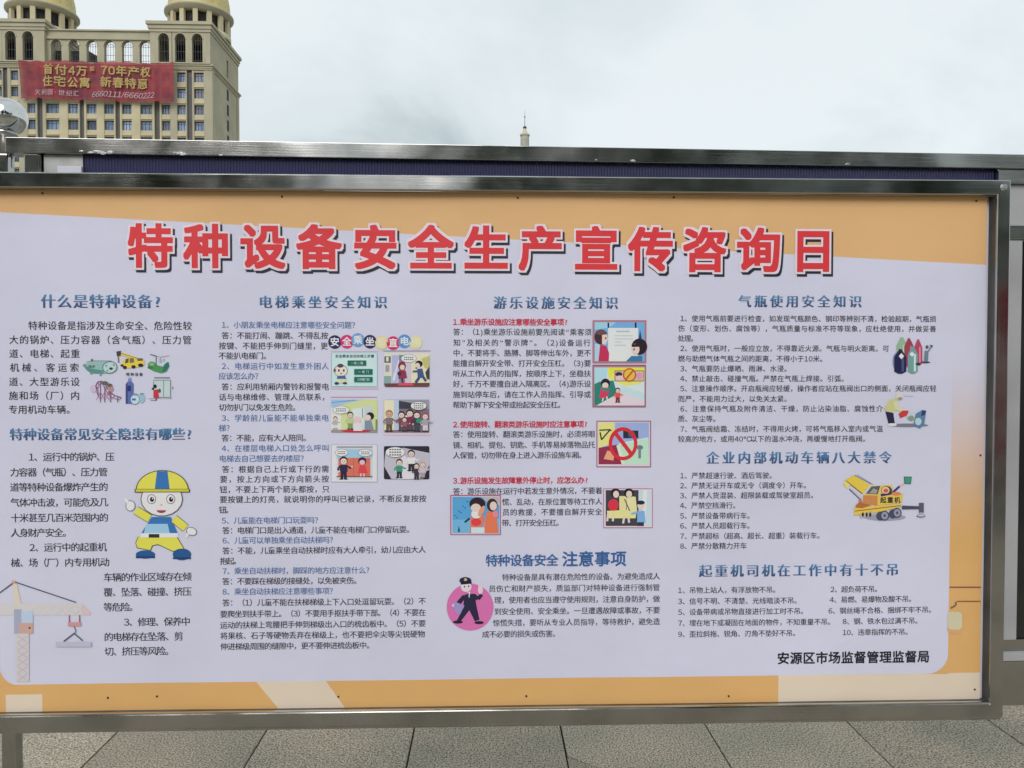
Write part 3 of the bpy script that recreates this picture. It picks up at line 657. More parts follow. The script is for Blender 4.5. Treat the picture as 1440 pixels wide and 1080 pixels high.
a.poly([(1260, 420), (1366, 380), (1366, 560), (1300, 540)], (186, 182, 118)); a.poly([(1310, 600), (1366, 520), (1366, 700), (1330, 690)], (58, 66, 60))
a.ell(1225, 490, 50, 44, (28, 26, 34)); a.ell(1205, 516, 36, 40, SK); a.ell(1190, 545, 12, 10, (60, 30, 40)); a.poly([(1200, 560), (1270, 550), (1300, 670), (1210, 680)], (62, 84, 130)); a.line([(1215, 590), (1140, 590)], 26, (62, 84, 130)); a.line([(1230, 670), (1180, 740)], 36, (58, 76, 122)); a.line([(1280, 660), (1320, 720)], 34, (58, 76, 122)); a.ell(1132, 588, 14, 14, SK)
bubble(a, 1090, 418, 104, 54, 2); a.build('comic_panel', 'panel with a man running to a closing lift')
# lift pictures 3..6
a = Art(460, 550, 8.06); a.rect(40, 64, 570, 72, (200, 120, 140)); a.rect(48, 96, 572, 470, (196, 206, 150)); a.poly([(48, 96), (420, 96), (240, 130), (48, 190)], (150, 184, 222)); a.line([(48, 130), (330, 100)], 8, (96, 130, 180)); a.poly([(48, 190), (160, 165), (160, 440), (48, 440)], (214, 214, 208)); a.poly([(290, 200), (420, 180), (420, 440), (290, 440)], (206, 222, 214)); a.poly([(420, 180), (510, 165), (510, 440), (420, 440)], (190, 200, 206)); a.line([(400, 190), (405, 300)], 7, (70, 76, 80))
a.rect(48, 436, 572, 470, (150, 140, 140)); a.ell(330, 452, 170, 18, (190, 44, 70)); a.rect(550, 320, 572, 450, (110, 140, 90))
fig(a, 95, 430, 150, (170, 168, 170), (206, 206, 206), (70, 62, 62)); fig(a, 265, 432, 205, (182, 192, 140), (120, 150, 90)); a.ell(345, 325, 46, 40, (226, 190, 188)); a.poly([(310, 360), (400, 360), (405, 450), (300, 450)], (216, 208, 214)); a.ell(490, 280, 44, 42, (28, 26, 34)); a.ell(462, 300, 36, 34, SK); a.poly([(430, 335), (500, 330), (530, 440), (430, 440)], (124, 138, 158)); bubble(a, 160, 212, 96, 46, 2); a.build('comic_panel', 'panel with people pulling at a lift door')
a = Art(460, 550, 8.06); a.rect(640, 476, 1180, 498, (224, 190, 204)); a.round(645, 96, 1160, 468, 16, (150, 146, 160)); a.rect(648, 100, 760, 440, (226, 212, 184)); a.poly([(762, 100), (815, 100), (815, 440), (762, 440)], (176, 192, 216)); a.poly([(815, 108), (960, 135), (960, 210), (815, 210)], (58, 56, 72)); a.rect(815, 200, 1155, 450, (120, 110, 124)); a.poly([(655, 440), (1155, 440), (1150, 466), (660, 466)], (130, 110, 116))
fig(a, 705, 460, 255, (124, 110, 116), (96, 78, 50), (150, 110, 80), (200, 160, 130))
for q, (x, y, h, c) in enumerate(((845, 450, 230, (120, 70, 90)), (905, 450, 200, (150, 110, 120)), (940, 448, 250, (128, 44, 78)), (880, 455, 170, (140, 90, 100)))): fig(a, x, y, h, c, (90, 70, 84), (34, 30, 44))
fig(a, 1020, 455, 235, (60, 60, 74), (70, 66, 84), (90, 30, 50)); a.ell(1045, 335, 34, 26, (40, 140, 110)); fig(a, 1115, 455, 215, (160, 156, 168), (206, 200, 206), (176, 60, 90)); bubble(a, 1040, 165, 92, 48, 3); a.build('comic_panel', 'panel with a crowd packed in a lift')
a = Art(460, 550, 8.06); a.rect(48, 604, 572, 1030, (170, 166, 180)); a.rect(54, 610, 566, 1024, (212, 212, 220)); a.rect(110, 630, 516, 1000, (196, 200, 208)); a.rect(110, 660, 516, 760, (150, 190, 214)); a.rect(130, 755, 492, 968, (206, 110, 92)); a.line([(300, 760), (300, 968)], 4, (160, 80, 66)); a.rect(110, 960, 516, 975, (120, 84, 80)); a.rect(110, 625, 516, 640, (130, 136, 146))
fig(a, 190, 1000, 268, (40, 36, 74), (36, 34, 58), (24, 22, 34)); a.ell(400, 790, 46, 44, (56, 34, 62)); a.ell(400, 806, 32, 28, (226, 180, 190)); a.poly([(372, 836), (434, 836), (462, 930), (352, 930)], (214, 66, 76)); a.line([(385, 930), (385, 965)], 14, SK); a.line([(420, 930), (420, 965)], 14, SK); bubble(a, 166, 696, 74, 42, 2); bubble(a, 436, 698, 82, 42, 2); a.build('comic_panel', 'panel with a man and a girl at an orange door')
a = Art(460, 550, 8.06); a.round(645, 622, 1160, 998, 18, (42, 40, 52)); a.poly([(660, 700), (860, 640), (1160, 700), (1160, 830), (1090, 995), (730, 995), (648, 850)], (186, 182, 196)); a.poly([(860, 690), (960, 860), (1000, 995), (800, 995)], (214, 210, 220))
fig(a, 820, 985, 225, (56, 144, 118), (50, 46, 66), (30, 28, 38)); fig(a, 955, 905, 250, (226, 224, 230), (44, 42, 56), (44, 34, 50)); fig(a, 1015, 998, 190, (60, 56, 68), (56, 52, 66), (40, 36, 46)); fig(a, 1085, 985, 190, (196, 184, 196), (170, 150, 150), (196, 150, 96)); bubble(a, 775, 690, 112, 60, 3); a.build('comic_panel', 'dark panel with people seen from above')
# amusement ride pictures
a = Art(825, 445, 8); a.rect(64, 44, 668, 526, (182, 80, 104)); a.rect(72, 54, 660, 520, (150, 132, 142)); a.rect(88, 66, 646, 504, (112, 164, 214)); a.poly([(88, 66), (330, 66), (240, 130), (88, 150)], (150, 196, 230)); a.rect(238, 130, 576, 504, (214, 224, 228)); a.rect(232, 70, 250, 130, (28, 26, 40)); a.rect(538, 70, 558, 130, (28, 26, 40)); a.poly([(582, 250), (598, 150), (616, 250)], (44, 60, 110))
a.rect(330, 160, 480, 178, (172, 184, 190))
for k in range(4): a.rect(312, 215 + k * 35, (515, 520, 400, 440)[k], 222 + k * 35, (168, 182, 190))
a.poly([(88, 310), (150, 300), (130, 504), (88, 504)], (170, 196, 222)); a.poly([(150, 320), (215, 330), (250, 410), (246, 504), (130, 504)], (186, 44, 84)); a.ell(160, 232, 76, 86, (62, 40, 48)); a.poly([(170, 210), (228, 200), (236, 260), (210, 320), (170, 310)], SK); a.ell(158, 180, 60, 30, (104, 72, 70)); a.ell(212, 246, 8, 12, HR)
a.ell(590, 340, 88, 92, (38, 26, 36)); a.ell(545, 370, 46, 62, SK); a.poly([(500, 320), (600, 300), (600, 340), (510, 345)], (38, 26, 36)); a.ell(530, 370, 8, 14, HR); a.poly([(440, 504), (500, 445), (620, 445), (622, 504)], (52, 116, 156)); a.build('comic_panel', 'panel with two people reading a white notice')
a = Art(825, 445, 8); a.rect(64, 544, 664, 1022, (150, 74, 98)); a.rect(74, 560, 654, 1012, (160, 134, 146)); a.rect(86, 574, 648, 1000, (204, 216, 226)); a.rect(240, 574, 648, 700, (228, 216, 70)); a.poly([(240, 690), (300, 640), (648, 700), (600, 760), (420, 780)], (226, 222, 110)); a.poly([(86, 740), (300, 720), (330, 830), (330, 880), (110, 1000), (86, 1000)], (44, 124, 112)); a.poly([(400, 780), (648, 860), (648, 940), (380, 880)], (188, 212, 226)); a.poly([(330, 880), (400, 870), (648, 940), (648, 1000), (120, 1000)], (218, 202, 212)); a.poly([(86, 574), (240, 574), (220, 700), (86, 760)], (170, 206, 220))
a.rect(312, 608, 642, 730, (120, 84, 80)); a.rect(320, 616, 636, 722, (214, 178, 168)); a.ell(360, 650, 40, 26, (60, 44, 50)); a.ell(590, 670, 36, 40, (206, 150, 180)); a.ell(370, 690, 40, 26, (220, 190, 200))
a.ell(480, 658, 76, 78, (190, 78, 50)); a.ell(480, 658, 60, 62, (226, 184, 70)); a.line([(440, 705), (520, 610)], 20, (190, 78, 50))
a.ell(210, 752, 52, 54, (34, 26, 38)); a.ell(208, 776, 36, 34, SK); a.poly([(160, 800), (240, 800), (250, 830), (235, 915), (140, 920)], (200, 60, 90)); a.poly([(170, 800), (240, 810), (250, 840), (180, 840)], (60, 130, 120)); a.line([(225, 900), (230, 950)], 14, WH); a.line([(185, 915), (175, 955)], 14, WH)
fig(a, 348, 968, 172, (214, 82, 76), (130, 40, 54), (44, 34, 46)); a.build('comic_panel', 'yellow and green panel with a woman on a seat')
a = Art(625, 585, 4.8); a.rect(1026, 32, 1394, 346, (150, 62, 88)); a.rect(1032, 38, 1388, 340, (206, 196, 206)); a.rect(1040, 44, 1380, 326, (150, 168, 212)); a.poly([(1040, 44), (1150, 44), (1150, 90), (1120, 190), (1040, 215)], (218, 212, 132)); a.poly([(1040, 215), (1180, 190), (1220, 326), (1040, 326)], (140, 44, 74)); a.poly([(1180, 188), (1376, 150), (1380, 326), (1215, 326)], (180, 214, 192)); a.poly([(1175, 186), (1376, 144), (1376, 152), (1180, 194)], WH); a.poly([(1180, 188), (1216, 326), (1196, 326), (1160, 200)], (212, 214, 196))
a.line([(1044, 96), (1118, 92), (1060, 160), (1050, 110)], 9, (34, 44, 34)); a.line([(1118, 92), (1126, 100)], 9, (34, 44, 34)); a.poly([(1074, 290), (1100, 232), (1150, 250), (1140, 300)], (226, 160, 122)); a.rect(1206, 98, 1308, 150, (38, 44, 58)); a.ell(1262, 124, 24, 24, (70, 84, 104)); a.ell(1318, 212, 22, 16, (110, 116, 126)); a.rect(1308, 220, 1326, 286, (120, 128, 138))
for k in range(36):
    t0, t1 = 2 * math.pi * k / 36, 2 * math.pi * (k + 1) / 36
    a._add([(1205 + 97 * math.cos(t0), 187 + 112 * math.sin(t0)), (1205 + 97 * math.cos(t1), 187 + 112 * math.sin(t1)), (1205 + 74 * math.cos(t1), 187 + 88 * math.sin(t1)), (1205 + 74 * math.cos(t0), 187 + 88 * math.sin(t0))], [(0, 1, 2), (0, 2, 3)], (204, 44, 56)); a.lay -= .00003
a.lay += .0001; a.line([(1150, 110), (1262, 258)], 26, (204, 44, 56)); a.build('comic_panel', 'panel with a red no-entry ring over a camera and keys')
a = Art(625, 585, 4.8); a.rect(40, 532, 380, 802, (170, 70, 100)); a.rect(47, 539, 374, 797, (196, 190, 204)); a.rect(54, 545, 370, 790, (84, 156, 204)); a.poly([(54, 700), (370, 690), (370, 790), (54, 790)], (110, 172, 210)); a.poly([(90, 780), (98, 735), (106, 780)], (40, 56, 80)); a.poly([(250, 545), (370, 545), (370, 600), (300, 590)], (180, 170, 176))
for k in range(7): a.ell(70 + 14 * k, 672 - 16 * k + (k % 2) * 26, 5, 4, (40, 80, 140))
a.poly([(180, 650), (250, 640), (274, 700), (240, 790), (170, 790)], (206, 120, 110)); a.ell(215, 660, 34, 30, (216, 220, 226)); a.ell(222, 592, 54, 44, (44, 30, 40)); a.ell(212, 618, 34, 28, SK); a.ell(214, 715, 34, 26, (212, 64, 60)); a.line([(136, 716), (170, 690)], 12, (40, 40, 56)); a.poly([(285, 640), (350, 650), (364, 790), (260, 790)], (218, 116, 84)); a.ell(322, 600, 36, 44, (54, 36, 44)); a.ell(330, 606, 24, 30, SK); a.ell(344, 660, 18, 24, (226, 130, 150)); a.poly([(180, 750), (270, 750), (270, 790), (180, 790)], (196, 212, 220)); a.ell(250, 640, 16, 40, (226, 150, 120), 30); a.build('comic_panel', 'blue panel with two riders in orange vests')
a = Art(625, 585, 4.8); a.rect(1072, 488, 1406, 756, (190, 110, 136)); a.rect(1078, 494, 1400, 750, (206, 206, 214)); a.rect(1088, 500, 1310, 742, (62, 62, 70)); a.poly([(1310, 500), (1396, 500), (1396, 742), (1330, 742)], (190, 206, 224)); a.poly([(1340, 500), (1370, 500), (1352, 742), (1334, 742)], (214, 222, 232)); a.poly([(1095, 640), (1300, 630), (1290, 690), (1110, 690)], (222, 212, 140)); a.poly([(1180, 540), (1230, 540), (1225, 650), (1180, 650)], (216, 206, 150)); a.poly([(1230, 540), (1290, 545), (1300, 640), (1230, 650)], (220, 212, 160))
a.ell(1140, 600, 36, 40, (206, 50, 70)); a.ell(1155, 520, 34, 32, (32, 32, 30)); a.ell(1158, 528, 20, 24, SK); a.ell(1244, 520, 34, 32, (30, 32, 28)); a.ell(1246, 528, 20, 24, SK); a.line([(1105, 650), (1098, 710)], 14, SK); a.line([(1140, 660), (1136, 710)], 14, SK); a.line([(1215, 670), (1205, 725)], 14, SK); a.line([(1240, 670), (1246, 720)], 14, SK); a.line([(1215, 560), (1250, 640)], 6, (50, 44, 40))
a.poly([(1302, 640), (1350, 640), (1356, 720), (1300, 720)], (122, 166, 212)); a.ell(1326, 605, 24, 26, SK); a.ell(1324, 584, 28, 14, (34, 40, 60)); a.rect(1302, 716, 1346, 742, (44, 52, 74)); a.line([(1302, 650), (1260, 660)], 12, (122, 166, 212)); a.build('comic_panel', 'panel with two seated riders and a guard in light blue')

# clip art in the first column
a = Art(100, 480, 9); a.poly([(190, 290), (270, 250), (520, 250), (590, 300), (590, 370), (520, 410), (260, 405), (190, 350)], (140, 176, 172)); a.poly([(190, 300), (240, 340), (420, 370), (420, 410), (260, 405), (190, 350)], (84, 136, 132)); a.ell(500, 330, 96, 78, (70, 96, 98), -6); a.ell(500, 330, 86, 68, (176, 200, 200), -6); a.ell(515, 345, 24, 16, (44, 52, 58)); a.ell(455, 310, 14, 14, (120, 150, 150)); a.ell(550, 300, 12, 14, (120, 150, 150)); a.ell(470, 370, 12, 12, (120, 150, 150)); a.ell(180, 305, 20, 22, (110, 146, 146)); a.rect(262, 222, 284, 255, (90, 96, 100)); a.line([(200, 265), (270, 245), (520, 248)], 5, (70, 90, 94)); a.rect(250, 395, 275, 416, (120, 146, 150)); a.rect(370, 400, 395, 434, (120, 146, 150)); a.text('锅炉', 225, 320, 320, 40, (50, 76, 80), 'reg'); a.build('illustration', 'printed green boiler')
a = Art(100, 480, 9); a.poly([(590, 160), (640, 140), (850, 205), (850, 230), (640, 180)], (216, 190, 84)); a.poly([(580, 130), (640, 120), (640, 180), (590, 190)], (70, 60, 56)); a.line([(605, 190), (612, 270)], 16, (110, 106, 112)); a.poly([(690, 220), (800, 200), (845, 240), (930, 225), (940, 300), (860, 330), (690, 345), (636, 300)], (220, 194, 78)); a.poly([(850, 215), (915, 215), (920, 245), (850, 250)], (110, 90, 50)); a.poly([(700, 225), (740, 215), (735, 270), (690, 280)], (90, 80, 66)); a.poly([(750, 215), (800, 210), (810, 265), (750, 275)], (120, 106, 70)); a.ell(690, 330, 26, 22, (40, 36, 40)); a.ell(800, 322, 28, 22, (40, 36, 40)); a.ell(890, 302, 34, 22, (40, 36, 40)); a.ell(655, 305, 20, 16, (50, 46, 44)); a.line([(640, 150), (850, 215)], 5, (90, 74, 40)); a.build('illustration', 'printed yellow crane truck')
a = Art(100, 480, 9); a.poly([(980, 290), (1010, 255), (1060, 260), (1090, 300), (1170, 320), (1210, 270), (1240, 260), (1252, 310), (1220, 380), (1150, 405), (1060, 380), (990, 345)], (72, 140, 84)); a.poly([(1190, 290), (1245, 270), (1250, 320), (1200, 380), (1160, 390)], (40, 110, 104)); a.ell(1030, 290, 30, 22, (130, 176, 110)); a.line([(1010, 165), (1085, 185), (1085, 300)], 9, (50, 70, 70)); a.line([(1040, 180), (1150, 200), (1250, 180)], 4, (110, 120, 126)); a.rect(1122, 225, 1152, 268, (150, 176, 180)); a.line([(1138, 200), (1138, 228)], 4, (90, 100, 104)); a.rect(1172, 222, 1190, 255, (150, 176, 180)); a.ell(1190, 180, 34, 12, (206, 190, 212)); a.ell(1010, 330, 34, 16, (50, 120, 70)); a.build('illustration', 'printed green cableway')
a = Art(100, 480, 9); pu = (120, 70, 112)
arc = [(330, 600), (322, 560), (345, 515), (385, 503), (430, 520), (465, 590), (500, 640), (560, 685), (645, 712)]
arc2 = [(360, 700), (345, 600), (362, 545), (390, 530), (415, 545), (440, 610), (480, 670), (540, 715), (620, 740)]
a.ell(290, 600, 40, 50, (196, 176, 200)); a.line(arc, 12, pu); a.line(arc2, 9, (160, 96, 130))
for p, q in zip(arc, arc2): a.line([p, q], 6, pu)
for x, y in ((382, 520), (437, 570), (510, 650), (600, 700)): a.line([(x, y), (x, 770)], 9, pu)
for x in (330, 382, 437, 480): a.line([(x, 740), (x + 52, 640)], 5, (160, 96, 140)); a.line([(x, 640), (x + 52, 740)], 5, (160, 96, 140))
a.poly([(470, 560), (530, 545), (550, 620), (480, 640)], (176, 134, 132)); a.ell(440, 525, 40, 22, (90, 96, 84)); a.ell(500, 555, 34, 22, (100, 84, 84)); a.build('illustration', 'printed purple roller coaster')
a = Art(100, 480, 9); a.poly([(700, 790), (700, 540), (730, 505), (775, 505), (800, 540), (800, 790)], (88, 104, 170)); a.poly([(700, 790), (700, 540), (722, 515), (726, 790)], (56, 66, 120)); a.rect(730, 470, 772, 508, (120, 132, 176)); a.ell(752, 464, 16, 12, (150, 160, 190)); a.rect(724, 560, 768, 630, (44, 50, 100)); a.ell(900, 720, 46, 62, (150, 180, 196)); a.ell(818, 735, 60, 64, (72, 100, 118)); a.ell(818, 735, 54, 58, (186, 208, 220)); a.ell(820, 672, 34, 12, (110, 136, 150)); a.ell(905, 664, 28, 10, (110, 136, 150)); a.rect(780, 722, 830, 748, (60, 110, 160)); a.text('特种设备', 700, 418, 922, 44, (70, 66, 80), 'bold'); a.build('illustration', 'printed blue gas cylinder and tanks')
a = Art(100, 480, 9); a.rect(1050, 488, 1270, 710, (100, 116, 116)); a.rect(1058, 496, 1262, 704, (184, 200, 202)); a.line([(1180, 492), (1180, 706)], 7, (84, 100, 100)); a.line([(1060, 460), (1258, 460)], 16, (130, 130, 140)); a.rect(1264, 490, 1270, 724, (110, 120, 122)); a.line([(980, 724), (1290, 724)], 4, (140, 140, 150)); a.rect(1286, 570, 1300, 605, (130, 140, 150)); a.ell(1070, 570, 24, 26, (44, 34, 40)); a.ell(1045, 600, 16, 14, (44, 34, 40)); a.poly([(1055, 615), (1110, 605), (1124, 715), (1050, 715)], (190, 50, 64)); a.ell(1128, 625, 18, 26, (80, 84, 84)); a.line([(1085, 710), (1085, 748)], 14, (90, 60, 60)); a.line([(1010, 742), (1080, 748)], 6, (90, 60, 60)); a.build('illustration', 'printed lift door with a figure in red')
# generic cartoon worker in a yellow helmet
a = Art(170, 640, 6.754); LN = (70, 74, 60); YE = (214, 208, 84); BL = (52, 110, 172)
a.poly([(170, 770), (540, 770), (610, 890), (500, 915), (360, 850), (310, 860), (290, 905), (160, 880), (145, 830)], LN); a.poly([(178, 770), (532, 770), (600, 886), (500, 908), (360, 842), (304, 854), (284, 898), (166, 874), (151, 830)], YE)
a.ell(240, 940, 92, 40, (38, 84, 140)); a.ell(585, 940, 88, 56, (38, 84, 140)); a.rect(150, 955, 330, 975, (30, 62, 110)); a.rect(500, 965, 670, 985, (30, 62, 110))
a.poly([(300, 585), (480, 585), (545, 740), (200, 740)], BL); a.poly([(250, 650), (450, 650), (470, 740), (225, 740)], (150, 190, 220)); a.rect(196, 738, 548, 778, (222, 222, 230)); a.rect(272, 746, 372, 780, (44, 40, 50))
a.line([(280, 600), (150, 520)], 84, LN); a.line([(280, 600), (150, 520)], 74, YE); a.line([(510, 600), (620, 690)], 84, LN); a.line([(510, 600), (620, 690)], 74, YE)
a.ell(100, 478, 46, 52, (90, 90, 104)); a.ell(100, 478, 40, 46, (222, 220, 232)); a.line([(80, 450), (48, 412)], 26, (222, 220, 232)); a.ell(676, 722, 52, 40, (90, 90, 104), 20); a.ell(676, 722, 46, 34, (222, 220, 232), 20); a.line([(640, 740), (630, 780)], 24, (222, 220, 232))
a.ell(395, 415, 200, 165, LN); a.ell(395, 415, 192, 157, (226, 214, 222))
a.ell(400, 330, 250, 190, LN, 0, 180, 360, 24); a.ell(400, 328, 240, 180, YE, 0, 180, 360, 24); a.rect(140, 318, 660, 352, LN); a.rect(150, 322, 650, 345, (196, 186, 66)); a.poly([(350, 150), (450, 150), (470, 318), (330, 318)], BL)
for ex in (300, 480): a.ell(ex, 415, 42, 46, (90, 90, 110)); a.ell(ex, 415, 36, 40, (232, 230, 240)); a.ell(ex + 4, 418, 20, 24, (36, 34, 44)); a.ell(ex + 10, 408, 6, 8, (232, 230, 240))
a.ell(392, 470, 10, 8, (200, 160, 160)); a.ell(392, 520, 44, 26, (150, 60, 80), 0, 0, 180, 12); a.build('illustration', 'printed cartoon worker in yellow helmet and blue vest')
# tower crane, pale
a = Art(0, 800, 6); YC = (202, 197, 194)
a.rect(-20, 290, 700, 384, YC); a.poly([(700, 290), (770, 360), (770, 384), (700, 384)], (208, 182, 184)); a.poly([(120, 110), (150, 110), (190, 292), (130, 292)], (210, 198, 180))
for k in range(9):
    x = 20 + k * 78
    if x < 690 and not 110 < x < 180: a.line([(x, 372), (x + 66, 304)], 9, (200, 197, 210)); a.line([(x, 304), (x + 66, 372)], 9, (200, 197, 210))
a.line([(-10, 210), (134, 104), (650, 278)], 8, (54, 56, 74)); a.rect(130, 336, 192, 540, (160, 162, 186)); a.rect(190, 350, 288, 450, (178, 194, 222)); a.rect(170, 450, 288, 540, (196, 158, 148)); a.ell(260, 492, 9, 9, (80, 50, 60)); a.rect(146, 540, 254, 945, (199, 194, 194))
for k in range(6): y = 560 + k * 64; a.line([(160, y), (242, y + 56)], 9, (188, 176, 196)); a.line([(242, y), (160, y + 56)], 9, (188, 176, 196))
a.line([(594, 384), (594, 450)], 8, (140, 76, 84)); a.line([(680, 384), (680, 450)], 8, (140, 76, 84)); a.rect(582, 444, 692, 478, (198, 142, 146)); a.line([(634, 480), (650, 520), (634, 540)], 7, (90, 90, 104)); a.line([(546, 606), (634, 538), (706, 600)], 9, (50, 56, 70)); a.rect(480, 610, 780, 652, (180, 180, 198)); a.ell(128, 104, 16, 14, (206, 150, 150)); a.build('illustration', 'pale printed tower crane')
# gas cylinders, extinguisher man
a = Art(1170, 455, 6.545); a.ell(600, 350, 50, 90, (120, 124, 160))
for x, y0, y1, w, c, c2 in ((635, 130, 420, 50, (140, 170, 140), (180, 200, 170)), (700, 140, 400, 44, (150, 60, 84), (196, 110, 110)), (785, 150, 385, 38, (172, 66, 96), (210, 130, 150)), (620, 240, 462, 56, (30, 32, 74), (70, 78, 120)), (735, 215, 460, 46, (110, 150, 150), (190, 216, 216))):
    a.poly([(x - w, y1 - 20), (x - w, y0 + 70), (x - w * .4, y0 + 14), (x + w * .4, y0 + 14), (x + w, y0 + 70), (x + w, y1 - 20), (x + w * .3, y1), (x - w * .3, y1)], c); a.rect(x + w * .2, y0 + 66, x + w * .6, y1 - 20, c2); a.rect(x - w * .3, y0 - 4, x + w * .3, y0 + 20, c)
a.poly([(604, 300), (630, 272), (654, 300), (630, 328)], (226, 226, 232)); a.poly([(704, 282), (728, 258), (750, 282), (728, 306)], (226, 226, 232)); a.ell(785, 372, 26, 12, (60, 50, 66)); a.ell(850, 356, 46, 8, (60, 60, 74)); a.line([(862, 250), (856, 350)], 36, (104, 124, 136)); a.ell(866, 215, 14, 16, (80, 90, 100)); a.line([(875, 260), (908, 205)], 12, (104, 124, 136)); a.poly([(890, 195), (920, 200), (912, 225)], (70, 76, 90)); a.build('illustration', 'printed gas cylinders')
a = Art(1170, 455, 6.545); a.ell(690, 935, 190, 16, (120, 118, 134)); a.poly([(484, 810), (556, 820), (570, 915), (512, 920)], (34, 36, 70)); a.ell(545, 930, 44, 14, (214, 212, 220)); a.poly([(470, 775), (520, 700), (580, 685), (600, 720), (590, 790), (556, 822), (486, 805)], (196, 192, 140)); a.line([(575, 715), (590, 780), (650, 800)], 34, (206, 204, 160)); a.ell(612, 668, 34, 36, (216, 196, 186)); a.ell(612, 645, 32, 14, (200, 200, 206)); a.ell(618, 690, 22, 14, (150, 140, 140)); a.poly([(604, 830), (640, 800), (696, 800), (690, 840), (620, 870)], (196, 56, 62)); a.ell(730, 850, 50, 38, (190, 196, 200)); a.ell(720, 870, 30, 24, (130, 150, 130)); a.poly([(760, 830), (820, 795), (858, 800), (840, 930), (800, 965), (740, 940)], (90, 124, 156)); a.poly([(820, 795), (858, 800), (846, 840), (810, 850)], (44, 60, 110)); a.ell(785, 900, 30, 34, (176, 200, 206)); a.line([(650, 665), (740, 668)], 3, (150, 150, 170)); a.build('illustration', 'printed man with a red extinguisher')
# mobile crane clip art
a = Art(1170, 660, 10.29); a.ell(760, 690, 300, 50, (150, 150, 172)); a.poly([(180, 150), (300, 80), (540, 220), (430, 360)], (220, 190, 72)); a.poly([(150, 200), (190, 150), (260, 220), (210, 280)], (224, 204, 120)); a.line([(190, 160), (430, 350)], 12, (120, 92, 40)); a.line([(320, 80), (560, 210)], 8, (110, 104, 110)); a.line([(350, 70), (590, 220)], 5, (120, 114, 120)); a.line([(240, 280), (420, 450)], 16, (90, 92, 110)); a.line([(280, 270), (440, 410)], 10, (210, 208, 214)); a.line([(380, 440), (430, 480)], 30, (196, 120, 70))
a.poly([(470, 360), (560, 235), (860, 220), (880, 330), (1020, 350), (1010, 480), (650, 520), (440, 490), (440, 370)], (214, 186, 92)); a.poly([(440, 370), (650, 375), (650, 520), (440, 490)], (196, 130, 76)); a.poly([(480, 350), (560, 245), (690, 235), (650, 360)], (84, 90, 100)); a.poly([(530, 340), (590, 270), (650, 300), (630, 350)], (150, 150, 140)); a.ell(780, 300, 80, 62, (72, 66, 70)); a.ell(765, 300, 56, 52, (226, 190, 150)); a.ell(768, 305, 36, 30, (206, 90, 70)); a.poly([(690, 350), (830, 345), (960, 230), (975, 255), (860, 360), (700, 390)], (60, 46, 104)); a.line([(965, 240), (1030, 205)], 24, (226, 170, 150)); a.poly([(1030, 100), (1145, 104), (1130, 212), (1036, 205)], (40, 104, 92)); a.poly([(1044, 112), (1134, 116), (1122, 202), (1048, 196)], (64, 142, 116)); a.ell(920, 350, 70, 28, (206, 130, 84))
a.text('起重机', 680, 442, 985, 92, (50, 44, 30), 'bold')
a.poly([(310, 545), (990, 495), (1000, 530), (640, 620), (310, 660)], (218, 186, 80)); a.line([(320, 600), (980, 520)], 14, (150, 104, 44)); a.poly([(330, 520), (380, 470), (560, 520), (420, 560), (330, 550)], (170, 104, 60)); a.poly([(390, 640), (560, 600), (560, 660), (400, 705)], (180, 170, 150))
for x in (435, 490, 540): a.ell(x, 650, 16, 32, (34, 30, 30))
for x, y in ((690, 670), (870, 640)): a.ell(x, y, 60, 66, (70, 74, 92))
for x, y in ((750, 665), (930, 625)): a.ell(x, y, 66, 72, (62, 66, 82)); a.ell(x, y, 50, 56, (140, 144, 164)); a.ell(x, y, 18, 20, (70, 74, 90))
a.poly([(1000, 520), (1250, 530), (1250, 570), (1000, 575)], (70, 72, 86)); a.rect(1246, 480, 1316, 622, (84, 88, 102)); a.rect(1262, 620, 1298, 660, (170, 170, 184)); a.ell(1276, 668, 62, 22, (84, 86, 98)); a.ell(1276, 664, 50, 14, (190, 190, 202)); a.build('illustration', 'printed yellow mobile crane')
# officer on a pink disc
a = Art(620, 760, 4.5); a.ell(185, 420, 148, 148, (204, 108, 166), n=40); NV = (38, 36, 64)
a.poly([(150, 340), (215, 335), (225, 410), (245, 500), (215, 510), (180, 440), (130, 505), (95, 515), (140, 430)], NV); a.line([(150, 350), (108, 400)], 28, NV); a.line([(210, 345), (235, 370), (258, 340)], 24, NV); a.ell(92, 408, 22, 12, (190, 196, 214)); a.ell(250, 312, 16, 26, (226, 196, 206)); a.line([(244, 300), (238, 262)], 9, (226, 200, 210)); a.line([(255, 300), (258, 264)], 9, (226, 200, 210)); a.ell(108, 514, 32, 10, (34, 30, 50)); a.ell(242, 518, 30, 10, (34, 30, 50)); a.poly([(168, 325), (185, 322), (180, 365)], WH); a.poly([(170, 330), (178, 330), (175, 372)], (70, 70, 110)); a.ell(160, 292, 34, 32, (226, 204, 212)); a.ell(155, 252, 38, 22, (36, 36, 62)); a.poly([(122, 258), (192, 254), (196, 272), (128, 278)], (28, 28, 48)); a.ell(156, 246, 10, 9, (190, 170, 130)); a.ell(150, 290, 4, 6, HR); a.ell(176, 288, 4, 6, HR); a.poly([(80, 380), (150, 410), (120, 470), (90, 450)], (150, 140, 190)); a.build('illustration', 'printed officer on a pink disc')
